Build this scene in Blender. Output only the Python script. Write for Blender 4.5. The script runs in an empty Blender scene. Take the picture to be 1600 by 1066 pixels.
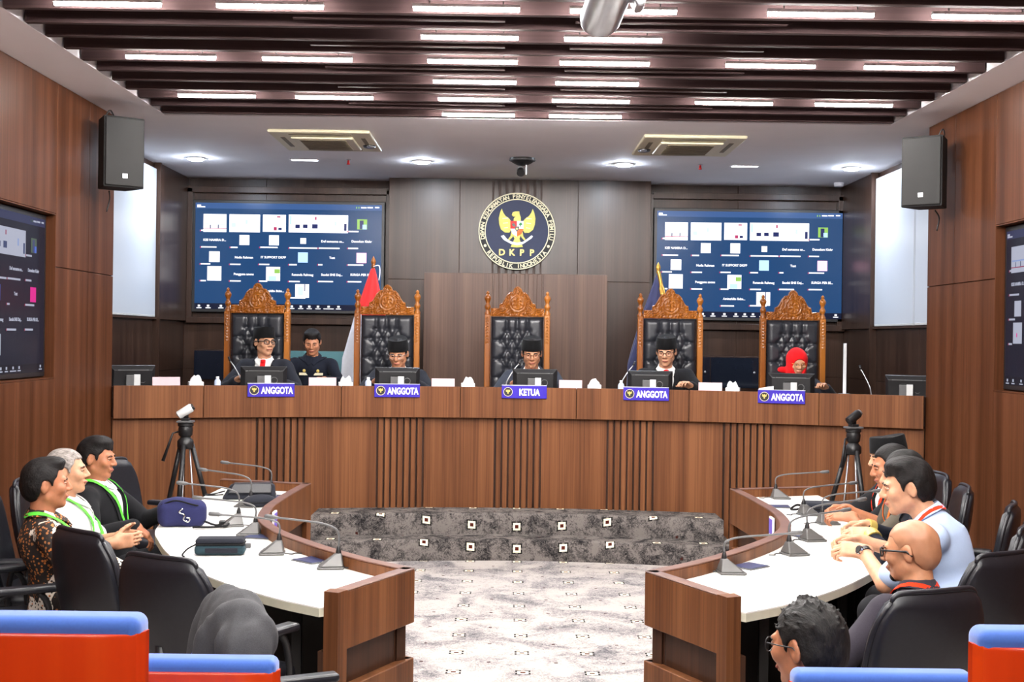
import bpy, math, random
import numpy as np
from mathutils import Vector, Matrix, Euler
random.seed(7); np.random.seed(7)
PI = math.pi
R_ = math.radians
SC = bpy.context.scene
COL = SC.collection

# ---------------------------------------------------------------- camera
F_PX = 2000.0
CAM_H = 1.85
cam_d = bpy.data.cameras.new('camera')
cam_d.sensor_width = 36.0
cam_d.lens = F_PX / 1600.0 * 36.0
cam_d.clip_start = 0.05
cam = bpy.data.objects.new('camera', cam_d)
COL.objects.link(cam)
cam.location = (0, 0, CAM_H)
# level heading seen at pixel (788,529); small clockwise roll of the picture
_m = (Matrix.Rotation(math.atan(-12.0 / F_PX), 4, 'Z') @ Matrix.Rotation(PI / 2 - math.atan(4.0 / F_PX), 4, 'X')
      @ Matrix.Rotation(R_(0.76), 4, 'Z'))
cam.rotation_euler = _m.to_euler()
SC.camera = cam

# ---------------------------------------------------------------- world, exposure
w = bpy.data.worlds.new('world')
SC.world = w
w.use_nodes = True
w.node_tree.nodes['Background'].inputs[0].default_value = (0.8, 0.85, 1.0, 1)
w.node_tree.nodes['Background'].inputs[1].default_value = 0.05
SC.view_settings.view_transform = 'Standard'
SC.view_settings.look = 'None'
SC.view_settings.gamma = 1.0
SC.view_settings.use_curve_mapping = False
SC.view_settings.exposure = 0.0
STRIP_E = 300.0       # linear lights
DOWN_E = 700.0        # round downlights over the bench
SCREEN_E = 1.0

XC = 0.13            # room centre line
WL, WR = XC - 3.355, XC + 3.355      # side walls
AL, AR = -3.68, 3.90                  # alcove side walls
YCOR = 10.55         # where side walls end
CEIL = 3.64
DAIS = 0.354
PLAT = 0.50          # platform behind the bench

# ---------------------------------------------------------------- helpers: colour, materials
def lin(c):
    return tuple((v / 12.92 if v <= 0.04045 else ((v + 0.055) / 1.055) ** 2.4) for v in c)
def rgb(r, g, b):
    return lin((r / 255.0, g / 255.0, b / 255.0)) + (1.0,)

def new_mat(name):
    m = bpy.data.materials.new(name); m.use_nodes = True
    nt = m.node_tree
    return m, nt, nt.nodes['Principled BSDF']

def coords(nt, scale=(1, 1, 1), src='Object', rot=(0, 0, 0)):
    if src == 'World':
        o = nt.nodes.new('ShaderNodeNewGeometry').outputs['Position']
    else:
        o = nt.nodes.new('ShaderNodeTexCoord').outputs[src]
    mp = nt.nodes.new('ShaderNodeMapping')
    mp.inputs['Scale'].default_value = scale
    mp.inputs['Rotation'].default_value = rot
    nt.links.new(o, mp.inputs['Vector'])
    return mp.outputs['Vector']

def noise(nt, vec, scale=5, detail=3, rough=0.55, dist=0.0):
    n = nt.nodes.new('ShaderNodeTexNoise')
    n.inputs['Scale'].default_value = scale
    n.inputs['Detail'].default_value = detail
    n.inputs['Roughness'].default_value = rough
    n.inputs['Distortion'].default_value = dist
    if vec is not None: nt.links.new(vec, n.inputs['Vector'])
    return n.outputs['Fac']

def ramp(nt, fac, stops, interp='LINEAR'):
    r = nt.nodes.new('ShaderNodeValToRGB')
    r.color_ramp.interpolation = interp
    e = r.color_ramp.elements
    while len(e) < len(stops): e.new(0.5)
    for i, (p, c) in enumerate(stops):
        e[i].position = p; e[i].color = c
    nt.links.new(fac, r.inputs['Fac'])
    return r.outputs['Color']

def bump(nt, bsdf, fac, strength=0.2, dist=0.01):
    b = nt.nodes.new('ShaderNodeBump')
    b.inputs['Strength'].default_value = strength
    b.inputs['Distance'].default_value = dist
    nt.links.new(fac, b.inputs['Height'])
    nt.links.new(b.outputs['Normal'], bsdf.inputs['Normal'])

def mathn(nt, op, a, b=None, c=None):
    n = nt.nodes.new('ShaderNodeMath'); n.operation = op
    for i, v in enumerate((a, b, c)):
        if v is None: continue
        if isinstance(v, (int, float)): n.inputs[i].default_value = v
        else: nt.links.new(v, n.inputs[i])
    return n.outputs[0]

def mixc(nt, fac, a, b):
    n = nt.nodes.new('ShaderNodeMix'); n.data_type = 'RGBA'
    if isinstance(fac, (int, float)): n.inputs[0].default_value = fac
    else: nt.links.new(fac, n.inputs[0])
    for i, v in ((6, a), (7, b)):
        if isinstance(v, tuple): n.inputs[i].default_value = v
        else: nt.links.new(v, n.inputs[i])
    return n.outputs[2]

M = {}
def plain(name, col, rough=0.5, metal=0.0, var=0.12, nscale=30, bmp=0.0, spec=0.5, src='Object', coat=0.0, sheen=0.0):
    """a plain coloured material with a little procedural mottling"""
    m, nt, b = new_mat(name)
    v = coords(nt, src=src)
    n = noise(nt, v, nscale, 3)
    a = tuple(c * (1 - var) for c in col[:3]) + (1,)
    d = tuple(min(1, c * (1 + var)) for c in col[:3]) + (1,)
    nt.links.new(ramp(nt, n, [(0.3, a), (0.7, d)]), b.inputs['Base Color'])
    b.inputs['Roughness'].default_value = rough
    b.inputs['Metallic'].default_value = metal
    b.inputs['Specular IOR Level'].default_value = spec
    b.inputs['Coat Weight'].default_value = coat
    b.inputs['Sheen Weight'].default_value = sheen
    if bmp: bump(nt, b, n, bmp, 0.005)
    M[name] = m
    return m

def emit(name, col, strength, base=None):
    m, nt, b = new_mat(name)
    b.inputs['Base Color'].default_value = base or col
    b.inputs['Emission Color'].default_value = col
    b.inputs['Emission Strength'].default_value = strength
    b.inputs['Roughness'].default_value = 0.3
    M[name] = m
    return m

def wood(name, dark, mid, light, fine=70.0, rough=0.35, along='Z', spec=0.5, src='World', jitter=0.12):
    dark, mid, light = [tuple(q * 0.80 for q in c_[:3]) + (1,) for c_ in (dark, mid, light)]
    m, nt, b = new_mat(name)
    st = {'Z': (1, 1, 0.012), 'X': (0.012, 1, 1), 'Y': (1, 0.012, 1)}[along]
    v = coords(nt, st, src)
    n1 = noise(nt, v, fine, 4, 0.6)
    n2 = noise(nt, v, fine * 0.12, 2, 0.5)
    s = mathn(nt, 'MULTIPLY_ADD', n2, 0.55, mathn(nt, 'MULTIPLY', n1, 0.45))
    c = ramp(nt, s, [(0.36, dark), (0.5, mid), (0.64, light)])
    oi = nt.nodes.new('ShaderNodeObjectInfo')
    hv = nt.nodes.new('ShaderNodeHueSaturation')
    nt.links.new(c, hv.inputs['Color'])
    nt.links.new(mathn(nt, 'MULTIPLY_ADD', oi.outputs['Random'], jitter, 1 - jitter / 2), hv.inputs['Value'])
    nt.links.new(hv.outputs['Color'], b.inputs['Base Color'])
    b.inputs['Roughness'].default_value = rough
    b.inputs['Specular IOR Level'].default_value = spec
    bump(nt, b, n1, 0.06, 0.002)
    M[name] = m
    return m

wood('wood_wall', rgb(71, 39, 21), rgb(91, 53, 32), rgb(108, 66, 43), rough=0.42, spec=0.12)
wood('wood_back', rgb(46, 30, 23), rgb(60, 41, 32), rgb(73, 52, 41), rough=0.30, spec=0.28)
wood('wood_bench', rgb(88, 51, 28), rgb(114, 70, 41), rgb(133, 86, 53), rough=0.48, spec=0.2)
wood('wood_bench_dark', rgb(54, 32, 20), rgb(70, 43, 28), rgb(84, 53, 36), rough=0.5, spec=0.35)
wood('wood_trim', rgb(88, 56, 44), rgb(108, 72, 58), rgb(124, 86, 70), along='X', fine=60, rough=0.4)
wood('wood_slat', rgb(56, 41, 41), rgb(69, 52, 52), rgb(82, 63, 62), along='X', fine=60, rough=0.8, spec=0.15)
wood('wood_carved', rgb(118, 62, 14), rgb(152, 86, 22), rgb(180, 110, 38), fine=45, rough=0.3, src='Object', jitter=0.05)
wood('wood_orange', rgb(176, 44, 5), rgb(196, 54, 8), rgb(212, 70, 15), fine=10, rough=0.25, along='Z', src='Object', jitter=0.05)
plain('ceiling_white', rgb(240, 238, 242), 0.8, var=0.015, nscale=3)
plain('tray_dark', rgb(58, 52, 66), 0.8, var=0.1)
plain('white_laminate', rgb(240, 238, 232), 0.28, var=0.015, nscale=8)
plain('laminate_edge', rgb(196, 192, 172), 0.45, var=0.04)
plain('black_plastic', rgb(22, 22, 24), 0.4, var=0.1)
plain('black_matte', rgb(16, 16, 17), 0.75, var=0.1)
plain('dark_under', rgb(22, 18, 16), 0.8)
plain('grey_plastic', rgb(84, 84, 85), 0.4, var=0.05)
plain('mic_grey', rgb(92, 91, 90), 0.36, metal=0.25, var=0.05)
plain('silver', rgb(180, 182, 186), 0.3, metal=0.8, var=0.05)
plain('chrome', rgb(215, 218, 222), 0.12, metal=1.0, var=0.02)
plain('light_grey', rgb(190, 192, 192), 0.5, var=0.03)
plain('speaker_black', rgb(19, 18, 17), 0.7, var=0.25, nscale=400)
plain('ivory', rgb(216, 208, 180), 0.5, var=0.03)
plain('vent_dark', rgb(118, 108, 84), 0.6)
plain('leather_black', rgb(24, 25, 31), 0.33, var=0.15, nscale=60, bmp=0.06)
plain('leather_throne', rgb(40, 42, 48), 0.30, var=0.1, nscale=80, bmp=0.05)
plain('blue_fabric', rgb(50, 88, 164), 0.85, var=0.06, nscale=200, sheen=0.3)
plain('paper_white', rgb(244, 244, 244), 0.7, var=0.02)
plain('card_pink', rgb(196, 170, 176), 0.5, var=0.06, nscale=12)
plain('card_blue', rgb(186, 200, 226), 0.25, var=0.05)
plain('plate_blue', rgb(44, 22, 158), 0.35, var=0.05)
plain('gold', rgb(204, 178, 96), 0.4, metal=0.3, var=0.05)
plain('olive_gold', rgb(190, 182, 84), 0.5, metal=0.1, var=0.08)
plain('emblem_navy', rgb(30, 38, 66), 0.65, var=0.05)
plain('emblem_black', rgb(26, 27, 30), 0.65, var=0.05)
plain('emblem_cream', rgb(214, 206, 172), 0.5, var=0.03)
plain('red', rgb(214, 24, 20), 0.6, var=0.06)
plain('orange', rgb(240, 100, 24), 0.6, var=0.05)
plain('green_leaf', rgb(40, 120, 60), 0.6)
plain('flag_red', rgb(208, 18, 20), 0.75, var=0.08, sheen=0.3)
plain('flag_white', rgb(226, 228, 236), 0.75, var=0.03, sheen=0.3)
plain('flag_navy', rgb(24, 28, 72), 0.75, var=0.1, sheen=0.3)
plain('tinted_glass', rgb(24, 28, 38), 0.08, var=0.05)
plain('teal_panel', rgb(96, 140, 146), 0.2, var=0.05, nscale=4)
plain('navy_plate', rgb(44, 52, 88), 0.3, var=0.08)
plain('brass', rgb(196, 150, 70), 0.3, metal=0.8, var=0.05)
plain('purple_sign', rgb(110, 90, 190), 0.5)
emit('strip_glow', (1.0, 0.96, 0.93, 1), STRIP_E)
emit('down_glow', (0.76, 0.86, 1.0, 1), DOWN_E)
emit('panel_glow', (0.9, 0.94, 1.0, 1), 12.0)
emit('blind_glow', (0.56, 0.64, 0.78, 1), 0.22, (0.40, 0.43, 0.47, 1))

# carpets -----------------------------------------------------------------
def carpet(name, c_base, c_grey, c_dark, px, py, motif=0.075, vertical=False, amount=0.5, big=2.2, yo=0.4):
    """cream carpet with grey scribble and a lattice of small bracketed squares"""
    c_base, c_grey, c_dark = [tuple(q * 0.80 for q in c_[:3]) + (1,) for c_ in (c_base, c_grey, c_dark)]
    m, nt, b = new_mat(name)
    geo = nt.nodes.new('ShaderNodeNewGeometry')
    sp = nt.nodes.new('ShaderNodeSeparateXYZ'); nt.links.new(geo.outputs['Position'], sp.inputs[0])
    X, Y, Z = sp.outputs
    if vertical: Y = mathn(nt, 'ADD', Z, Y)
    v = coords(nt, (1, 1, 1), 'World')
    n1 = noise(nt, v, big, 5, 0.62, 0.6)
    n2 = noise(nt, v, 28, 5, 0.75, 2.5)
    n3 = noise(nt, v, 120, 2, 0.6)
    s = mathn(nt, 'ADD', mathn(nt, 'MULTIPLY', n1, 0.5), mathn(nt, 'MULTIPLY', n2, 0.5))
    s = mathn(nt, 'MULTIPLY_ADD', n3, 0.12, mathn(nt, 'SUBTRACT', s, 0.06))
    base = ramp(nt, s, [(amount - 0.10, c_dark), (amount - 0.03, c_grey), (amount + 0.05, c_base)])
    def cell(co, p, off):
        t = mathn(nt, 'ADD', mathn(nt, 'DIVIDE', co, p), off)
        f = mathn(nt, 'FRACT', t)
        return mathn(nt, 'MULTIPLY', mathn(nt, 'ABSOLUTE', mathn(nt, 'SUBTRACT', f, 0.5)), p)
    ax, ay = cell(X, px, 0.17), cell(Y, py, yo)
    mx = mathn(nt, 'MAXIMUM', ax, ay); mn = mathn(nt, 'MINIMUM', ax, ay)
    h = motif / 2
    def less(a, t): return mathn(nt, 'LESS_THAN', a, t)
    outer = less(mx, h)
    ring = mathn(nt, 'MULTIPLY', mathn(nt, 'MULTIPLY', outer, mathn(nt, 'GREATER_THAN', mx, h * 0.72)), mathn(nt, 'GREATER_THAN', mn, h * 0.22))
    cream = less(mx, h * 0.72)
    centre = less(mx, h * 0.34)
    bx, by = cell(X, px, 0.67), cell(Y, py, yo + 0.5)
    dot = less(mathn(nt, 'MAXIMUM', bx, by), h * 0.24)
    c = mixc(nt, cream, base, rgb(236, 224, 196))
    c = mixc(nt, ring, c, rgb(30, 28, 28))
    c = mixc(nt, centre, c, rgb(70, 24, 18))
    c = mixc(nt, dot, c, rgb(60, 30, 26))
    nt.links.new(c, b.inputs['Base Color'])
    b.inputs['Roughness'].default_value = 0.95
    b.inputs['Specular IOR Level'].default_value = 0.1
    bump(nt, b, n3, 0.3, 0.004)
    M[name] = m
carpet('carpet', rgb(192, 184, 179), rgb(142, 138, 139), rgb(92, 90, 95), 0.385, 0.44, motif=.085, amount=0.48, big=3.0)
carpet('carpet_step', rgb(126, 119, 115), rgb(78, 74, 73), rgb(32, 30, 32), 0.385, 0.44, motif=0.088, vertical=True, amount=0.50, big=7.0, yo=0.08)

# ---------------------------------------------------------------- helpers: geometry
class MB:
    def __init__(s): s.v = []; s.f = []; s.mi = []
    def add(s, vs, fs, mi=0):
        o = len(s.v); s.v += [tuple(map(float, p)) for p in vs]
        s.f += [tuple(i + o for i in f) for f in fs]; s.mi += [mi] * len(fs)
        return s
    def box(s, x0, x1, y0, y1, z0, z1, mi=0):
        vs = [(x0, y0, z0), (x1, y0, z0), (x1, y1, z0), (x0, y1, z0), (x0, y0, z1), (x1, y0, z1), (x1, y1, z1), (x0, y1, z1)]
        return s.add(vs, [(0, 3, 2, 1), (4, 5, 6, 7), (0, 1, 5, 4), (1, 2, 6, 5), (2, 3, 7, 6), (3, 0, 4, 7)], mi)
    def hexa(s, bottom, top, mi=0):
        n = len(bottom)
        fs = [tuple(reversed(range(n))), tuple(range(n, 2 * n))]
        fs += [(i, (i + 1) % n, (i + 1) % n + n, i + n) for i in range(n)]
        return s.add(list(bottom) + list(top), fs, mi)
    def prism(s, poly, z0, z1, mi=0):
        return s.hexa([(x, y, z0) for x, y in poly], [(x, y, z1) for x, y in poly], mi)
    def plate(s, poly, y0, y1, mi=0):
        """polygon in x,z (counter-clockwise seen from -y), thickness y0 (front) .. y1 (back)"""
        n = len(poly)
        vs = [(x, y0, z) for x, z in poly] + [(x, y1, z) for x, z in poly]
        fs = [tuple(range(n)), tuple(reversed(range(n, 2 * n)))]
        fs += [((i + 1) % n, i, i + n, (i + 1) % n + n) for i in range(n)]
        return s.add(vs, fs, mi)
    def tube(s, pts, r, n=8, cap=True, mi=0, flat=1.0, up=(0, 0, 1)):
        pts = [Vector(p) for p in pts]
        if isinstance(r, (int, float)): r = [r] * len(pts)
        o = len(s.v); prev = None
        for i, p in enumerate(pts):
            t = (pts[min(i + 1, len(pts) - 1)] - pts[max(i - 1, 0)])
            t = t.normalized() if t.length > 1e-9 else Vector((0, 0, 1))
            if prev is None:
                a = Vector(up)
                if abs(a.dot(t)) > 0.95: a = Vector((1, 0, 0)) if abs(t.x) < 0.9 else Vector((0, 1, 0))
                x = t.cross(a).normalized()
            else:
                x = (prev - t * prev.dot(t))
                x = x.normalized() if x.length > 1e-6 else t.orthogonal().normalized()
            prev = x; y = t.cross(x)
            for k in range(n):
                a = 2 * PI * k / n
                s.v.append(tuple(p + x * (math.cos(a) * r[i]) + y * (math.sin(a) * r[i] * flat)))
        for i in range(len(pts) - 1):
            for k in range(n):
                k2 = (k + 1) % n
                s.f.append((o + i * n + k, o + i * n + k2, o + (i + 1) * n + k2, o + (i + 1) * n + k)); s.mi.append(mi)
        if cap:
            s.f.append(tuple(o + k for k in reversed(range(n)))); s.mi.append(mi)
            e = o + (len(pts) - 1) * n
            s.f.append(tuple(e + k for k in range(n))); s.mi.append(mi)
        return s
    def lathe(s, prof, c=(0, 0, 0), n=20, mi=0, sx=1.0, sy=1.0, mat=None):
        """prof: list of (r, z)"""
        o = len(s.v)
        for r, z in prof:
            for k in range(n):
                a = 2 * PI * k / n
                p = Vector((r * sx * math.cos(a), r * sy * math.sin(a), z))
                if mat is not None: p = mat @ p
                s.v.append((p.x + c[0], p.y + c[1], p.z + c[2]))
        for i in range(len(prof) - 1):
            for k in range(n):
                k2 = (k + 1) % n
                s.f.append((o + i * n + k, o + i * n + k2, o + (i + 1) * n + k2, o + (i + 1) * n + k)); s.mi.append(mi)
        s.f.append(tuple(o + k for k in reversed(range(n)))); s.mi.append(mi)
        e = o + (len(prof) - 1) * n
        s.f.append(tuple(e + k for k in range(n))); s.mi.append(mi)
        return s
    def grid(s, P, mi=0, closeu=False):
        """P[i][j] points -> quads"""
        nu, nv = len(P), len(P[0]); o = len(s.v)
        for row in P: s.v += [tuple(map(float, p)) for p in row]
        for i in range(nu if closeu else nu - 1):
            i2 = (i + 1) % nu
            for j in range(nv - 1):
                s.f.append((o + i * nv + j, o + i2 * nv + j, o + i2 * nv + j + 1, o + i * nv + j + 1)); s.mi.append(mi)
        return s
    def xform(s, mat):
        s.v = [tuple(mat @ Vector(p)) for p in s.v]; return s
    def merge(s, other, mat=None, mi=None):
        vs = other.v if mat is None else [tuple(mat @ Vector(p)) for p in other.v]
        o = len(s.v); s.v += vs; s.f += [tuple(i + o for i in f) for f in other.f]
        s.mi += other.mi if mi is None else [mi] * len(other.f)
        return s
    def build(s, name, mats, parent=None, smooth=False, bevel=0, seg=2, sub=0, angle=None):
        me = bpy.data.meshes.new(name)
        me.from_pydata(s.v, [], s.f)
        if not isinstance(mats, (list, tuple)): mats = [mats]
        for m in mats: me.materials.append(M[m] if isinstance(m, str) else m)
        if len(mats) > 1: me.polygons.foreach_set('material_index', s.mi)
        if smooth: me.polygons.foreach_set('use_smooth', [True] * len(me.polygons))
        me.update()
        if smooth and angle: me.set_sharp_from_angle(angle=R_(angle))
        o = bpy.data.objects.new(name, me); COL.objects.link(o)
        if parent is not None: o.parent = parent
        if bevel:
            md = o.modifiers.new('bevel', 'BEVEL'); md.width = bevel; md.segments = seg; md.limit_method = 'ANGLE'; md.angle_limit = R_(40)
        if sub:
            md = o.modifiers.new('sub', 'SUBSURF'); md.levels = sub; md.render_levels = sub
        return o

def tag(o, label=None, cat=None, group=None, kind=None):
    if label: o['label'] = label
    if cat: o['category'] = cat
    if group: o['group'] = group
    if kind: o['kind'] = kind
    return o
def thing(name, label, cat, loc=(0, 0, 0), rotz=0.0, group=None):
    o = bpy.data.objects.new(name, None); COL.objects.link(o)
    o.empty_display_size = 0.1
    o.location = loc; o.rotation_euler = (0, 0, rotz)
    return tag(o, label, cat, group)
def struct(name, label=None, cat=None):
    o = bpy.data.objects.new(name, None); COL.objects.link(o)
    return tag(o, label, cat, kind='structure')
def dup(root, loc, rotz, label, group=None):
    kids = {}
    def cp(o, par):
        c = o.copy(); COL.objects.link(c); c.parent = par
        for k in [k for k in o.children]: cp(k, c)
        return c
    r = cp(root, None)
    r.location = loc; r.rotation_euler = (0, 0, rotz); r['label'] = label
    if group: r['group'] = group
    return r

def spline(pts, n=8, closed=False):
    """Catmull-Rom through the points"""
    P = [Vector(p) for p in pts]; out = []
    N = len(P)
    for i in range(N if closed else N - 1):
        if closed: p0, p1, p2, p3 = P[(i - 1) % N], P[i], P[(i + 1) % N], P[(i + 2) % N]
        else:
            p1, p2 = P[i], P[i + 1]
            p0 = P[i - 1] if i else p1 * 2 - p2
            p3 = P[i + 2] if i + 2 < N else p2 * 2 - p1
        for k in range(n):
            t = k / n
            out.append(0.5 * ((2 * p1) + (p2 - p0) * t + (2 * p0 - 5 * p1 + 4 * p2 - p3) * t * t + (3 * p1 - p0 - 3 * p2 + p3) * t ** 3))
    if not closed: out.append(P[-1])
    return out

def offset2(path, d):
    """offset a 2-D polyline to its left by d"""
    out = []
    n = len(path)
    for i in range(n):
        a = Vector(path[max(i - 1, 0)]); b = Vector(path[min(i + 1, n - 1)])
        p = Vector(path[i])
        t1 = (p - a); t2 = (b - p)
        t1 = t1.normalized() if t1.length > 1e-9 else t2.normalized()
        t2 = t2.normalized() if t2.length > 1e-9 else t1
        n1 = Vector((-t1.y, t1.x)); n2 = Vector((-t2.y, t2.x))
        m = (n1 + n2); m = m.normalized() if m.length > 1e-9 else n1
        out.append(tuple(p + m * (d / max(0.4, m.dot(n1)))))
    return out

def ribbon_wall(mb, path, d0, d1, z0, z1, mi=0):
    """solid wall along a 2-D path between offsets d0 and d1"""
    A = offset2(path, d0); B = offset2(path, d1)
    n = len(path); o = len(mb.v)
    for (a, b) in zip(A, B):
        mb.v += [(a[0], a[1], z0), (b[0], b[1], z0), (b[0], b[1], z1), (a[0], a[1], z1)]
    for i in range(n - 1):
        p = o + 4 * i
        for (k, l) in ((0, 1), (1, 2), (2, 3), (3, 0)):
            mb.f.append((p + k, p + l, p + 4 + l, p + 4 + k)); mb.mi.append(mi)
    mb.f.append((o + 3, o + 2, o + 1, o)); mb.mi.append(mi)
    e = o + 4 * (n - 1)
    mb.f.append((e, e + 1, e + 2, e + 3)); mb.mi.append(mi)
    return mb

def text_mb(body, size, depth=0.002, bold=0.0, align='CENTER', xs=1.0):
    """lettering as mesh lying in x,z facing -y, baseline centre at origin"""
    cu = bpy.data.curves.new('lettering', 'FONT')
    cu.body = body; cu.size = size; cu.extrude = depth; cu.align_x = align; cu.offset = bold; cu.resolution_u = 3
    o = bpy.data.objects.new('lettering', cu); COL.objects.link(o)
    dg = bpy.context.evaluated_depsgraph_get()
    me = bpy.data.meshes.new_from_object(o.evaluated_get(dg))
    mb = MB()
    mb.v = [(v.co.x * xs, -v.co.z, v.co.y) for v in me.vertices]
    mb.f = [tuple(p.vertices) for p in me.polygons]; mb.mi = [0] * len(mb.f)
    bpy.data.objects.remove(o); bpy.data.meshes.remove(me); bpy.data.curves.remove(cu)
    return mb
# ================================================================ ROOM
YB = 14.70          # wall with the two big screens
YBUMP = 14.40       # projecting centre part
YREAR = -4.0
TX0, TX1 = -2.80, 3.14   # tray opening
TY0, TY1 = -3.0, 10.47

fl = MB().box(-4.6, 4.8, YREAR, 15.2, -0.1, 0.0).build('floor', 'carpet')
tag(fl, 'cream carpet floor with grey scribble and small square motifs', 'floor', kind='structure')

ce = MB()
ce.box(-4.6, TX0, YREAR, 15.2, CEIL, CEIL + 0.10)
ce.box(TX1, 4.8, YREAR, 15.2, CEIL, CEIL + 0.10)
ce.box(TX0, TX1, TY1, 15.2, CEIL, CEIL + 0.10)
ce.box(TX0, TX1, YREAR, TY0, CEIL, CEIL + 0.10)
ceil = ce.build('ceiling', 'ceiling_white')
tag(ceil, 'white plaster ceiling with a recessed slatted tray', 'ceiling', kind='structure')
tr = MB()
tr.box(TX0 - .1, TX1 + .1, TY0 - .1, TY1 + .1, 4.02, 4.10)
tr.box(TX0 - .1, TX0, TY0, TY1, CEIL + .1, 4.02); tr.box(TX1, TX1 + .1, TY0, TY1, CEIL + .1, 4.02)
tr.box(TX0, TX1, TY1, TY1 + .1, CEIL + .1, 4.02); tr.box(TX0, TX1, TY0 - .1, TY0, CEIL + .1, 4.02)
tr.build('tray_recess', 'tray_dark', ceil)
# brown slats, each its own piece
SL0, SLP = 10.364, 0.3275
sl = MB().box(TX0 + .012, TX1 - .012, -.024, .024, 0, .20).build('slat', 'wood_slat', ceil, bevel=.003)
k = 0
while SL0 - SLP * k > -1.0:
    o = sl if k == 0 else sl.copy()
    if k: COL.objects.link(o)
    o.location = (0, SL0 - SLP * k, CEIL - 0.004)
    k += 1
sh = MB().box(-.6, .6, -.02, .02, 0, .12).build('short_slat', 'wood_slat', ceil, bevel=.002)
first = True
for j in range(16):
    yy = SL0 - SLP * (2 * j + 1) - SLP * .5
    if yy < -0.6: break
    for xm in (-0.62, 0.98):
        o = sh if first else sh.copy()
        if not first: COL.objects.link(o)
        first = False
        o.location = (xm, yy, CEIL + .002)

# ---- side walls -------------------------------------------------------------
def panel_rows(parent, fn, cols, rows, mat, gap=0.003):
    """separate wood panels; fn(a0,a1,z0,z1) -> MB"""
    for (a0, a1) in cols:
        for (z0, z1) in rows:
            fn(a0 + gap, a1 - gap, z0 + gap, z1 - gap).build('panel', mat, parent, bevel=.002, seg=1)

TVZ0, TVZ1 = 1.52, 2.70
for side in (-1, 1):
    nm = 'left' if side < 0 else 'right'
    xw = WL if side < 0 else WR
    xo = AL - .15 if side < 0 else AR + .15
    ty1 = 9.20 if side < 0 else 9.09
    ty0 = ty1 - 2.14
    body = MB()
    xb = xw + side * .016             # carcass face just behind the panels
    def sb(y0, y1, z0, z1, xa=xb):
        body.box(min(xa, xo), max(xa, xo), y0, y1, z0, z1)
    sb(YREAR, ty0, 0, CEIL); sb(ty1, YCOR - .016, 0, CEIL)
    sb(ty0, ty1, 0, TVZ0); sb(ty0, ty1, TVZ1, CEIL)
    sb(ty0, ty1, TVZ0, TVZ1, xw + side * .17)
    wl = body.build('wall_' + nm, 'wood_bench_dark')
    tag(wl, 'brown wood panelled %s side wall with recessed screen' % nm, 'wall', kind='structure')
    fn = lambda a0, a1, z0, z1: MB().box(min(xw, xb), max(xw, xb), a0, a1, z0, z1)
    seam = 2.32
    cols = [(YCOR - .63, YCOR), (ty1, YCOR - .63)]
    panel_rows(wl, fn, cols, [(0.0, seam), (seam, CEIL)], 'wood_wall')
    tc = [(ty0, ty0 + 1.07), (ty0 + 1.07, ty1)]
    panel_rows(wl, fn, tc, [(0.0, TVZ0), (TVZ1, CEIL)], 'wood_wall')
    y = ty0; cc = []
    while y > YREAR + .7:
        cc.append((y - .65, y)); y -= .65
    panel_rows(wl, fn, cc, [(0.0, seam), (seam, CEIL)], 'wood_wall')
    # end face toward the alcove
    MB().box(min(xb, xo), max(xb, xo), YCOR - .016, YCOR, 0, CEIL).build('end_panel', 'wood_wall', wl, bevel=.002)
    # recess lining
    ln = MB()
    xa, xr = (xw + side * .17, xw)
    for (y0, y1, z0, z1) in ((ty0, ty1, TVZ0, TVZ0 + .008), (ty0, ty1, TVZ1 - .008, TVZ1), (ty1 - .008, ty1, TVZ0, TVZ1), (ty0, ty0 + .008, TVZ0, TVZ1)):
        ln.box(min(xa, xr), max(xa, xr), y0, y1, z0, z1)
    ln.build('recess_lining', 'wood_wall', wl)
    # alcove wall
    xa = AL if side < 0 else AR
    al = MB().box(min(xa, xo - 0 * side), max(xa, xo), YCOR - .016, YB + .1, 0, CEIL).build('wall_alcove_' + nm, 'wood_back')
    al.location.x = side * .012
    tag(al, 'dark wood wall of the %s alcove behind the bench' % nm, 'wall', kind='structure')
    fn2 = lambda a0, a1, z0, z1: MB().box(min(xa, xa + side * .012), max(xa, xa + side * .012), a0, a1, z0, z1)
    panel_rows(al, fn2, [(YCOR, 12.0), (12.0, 13.42), (13.42, YB)], [(0.4, 1.45), (1.45, 2.0)], 'wood_back')
    fn3 = lambda a0, a1, z0, z1: MB().box(min(xa - side * .05, xa + side * .012), max(xa - side * .05, xa + side * .012), a0, a1, z0, z1)
    panel_rows(al, fn3, [(13.44, YB)], [(2.0, CEIL)], 'wood_back')
    fnp = MB().box(min(xa - side * .07, xa), max(xa - side * .07, xa), 13.40, 13.44, .4, CEIL)
    fnp.build('post', 'wood_back', al)
    for ch in al.children: ch.location.x -= side * .012

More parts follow.
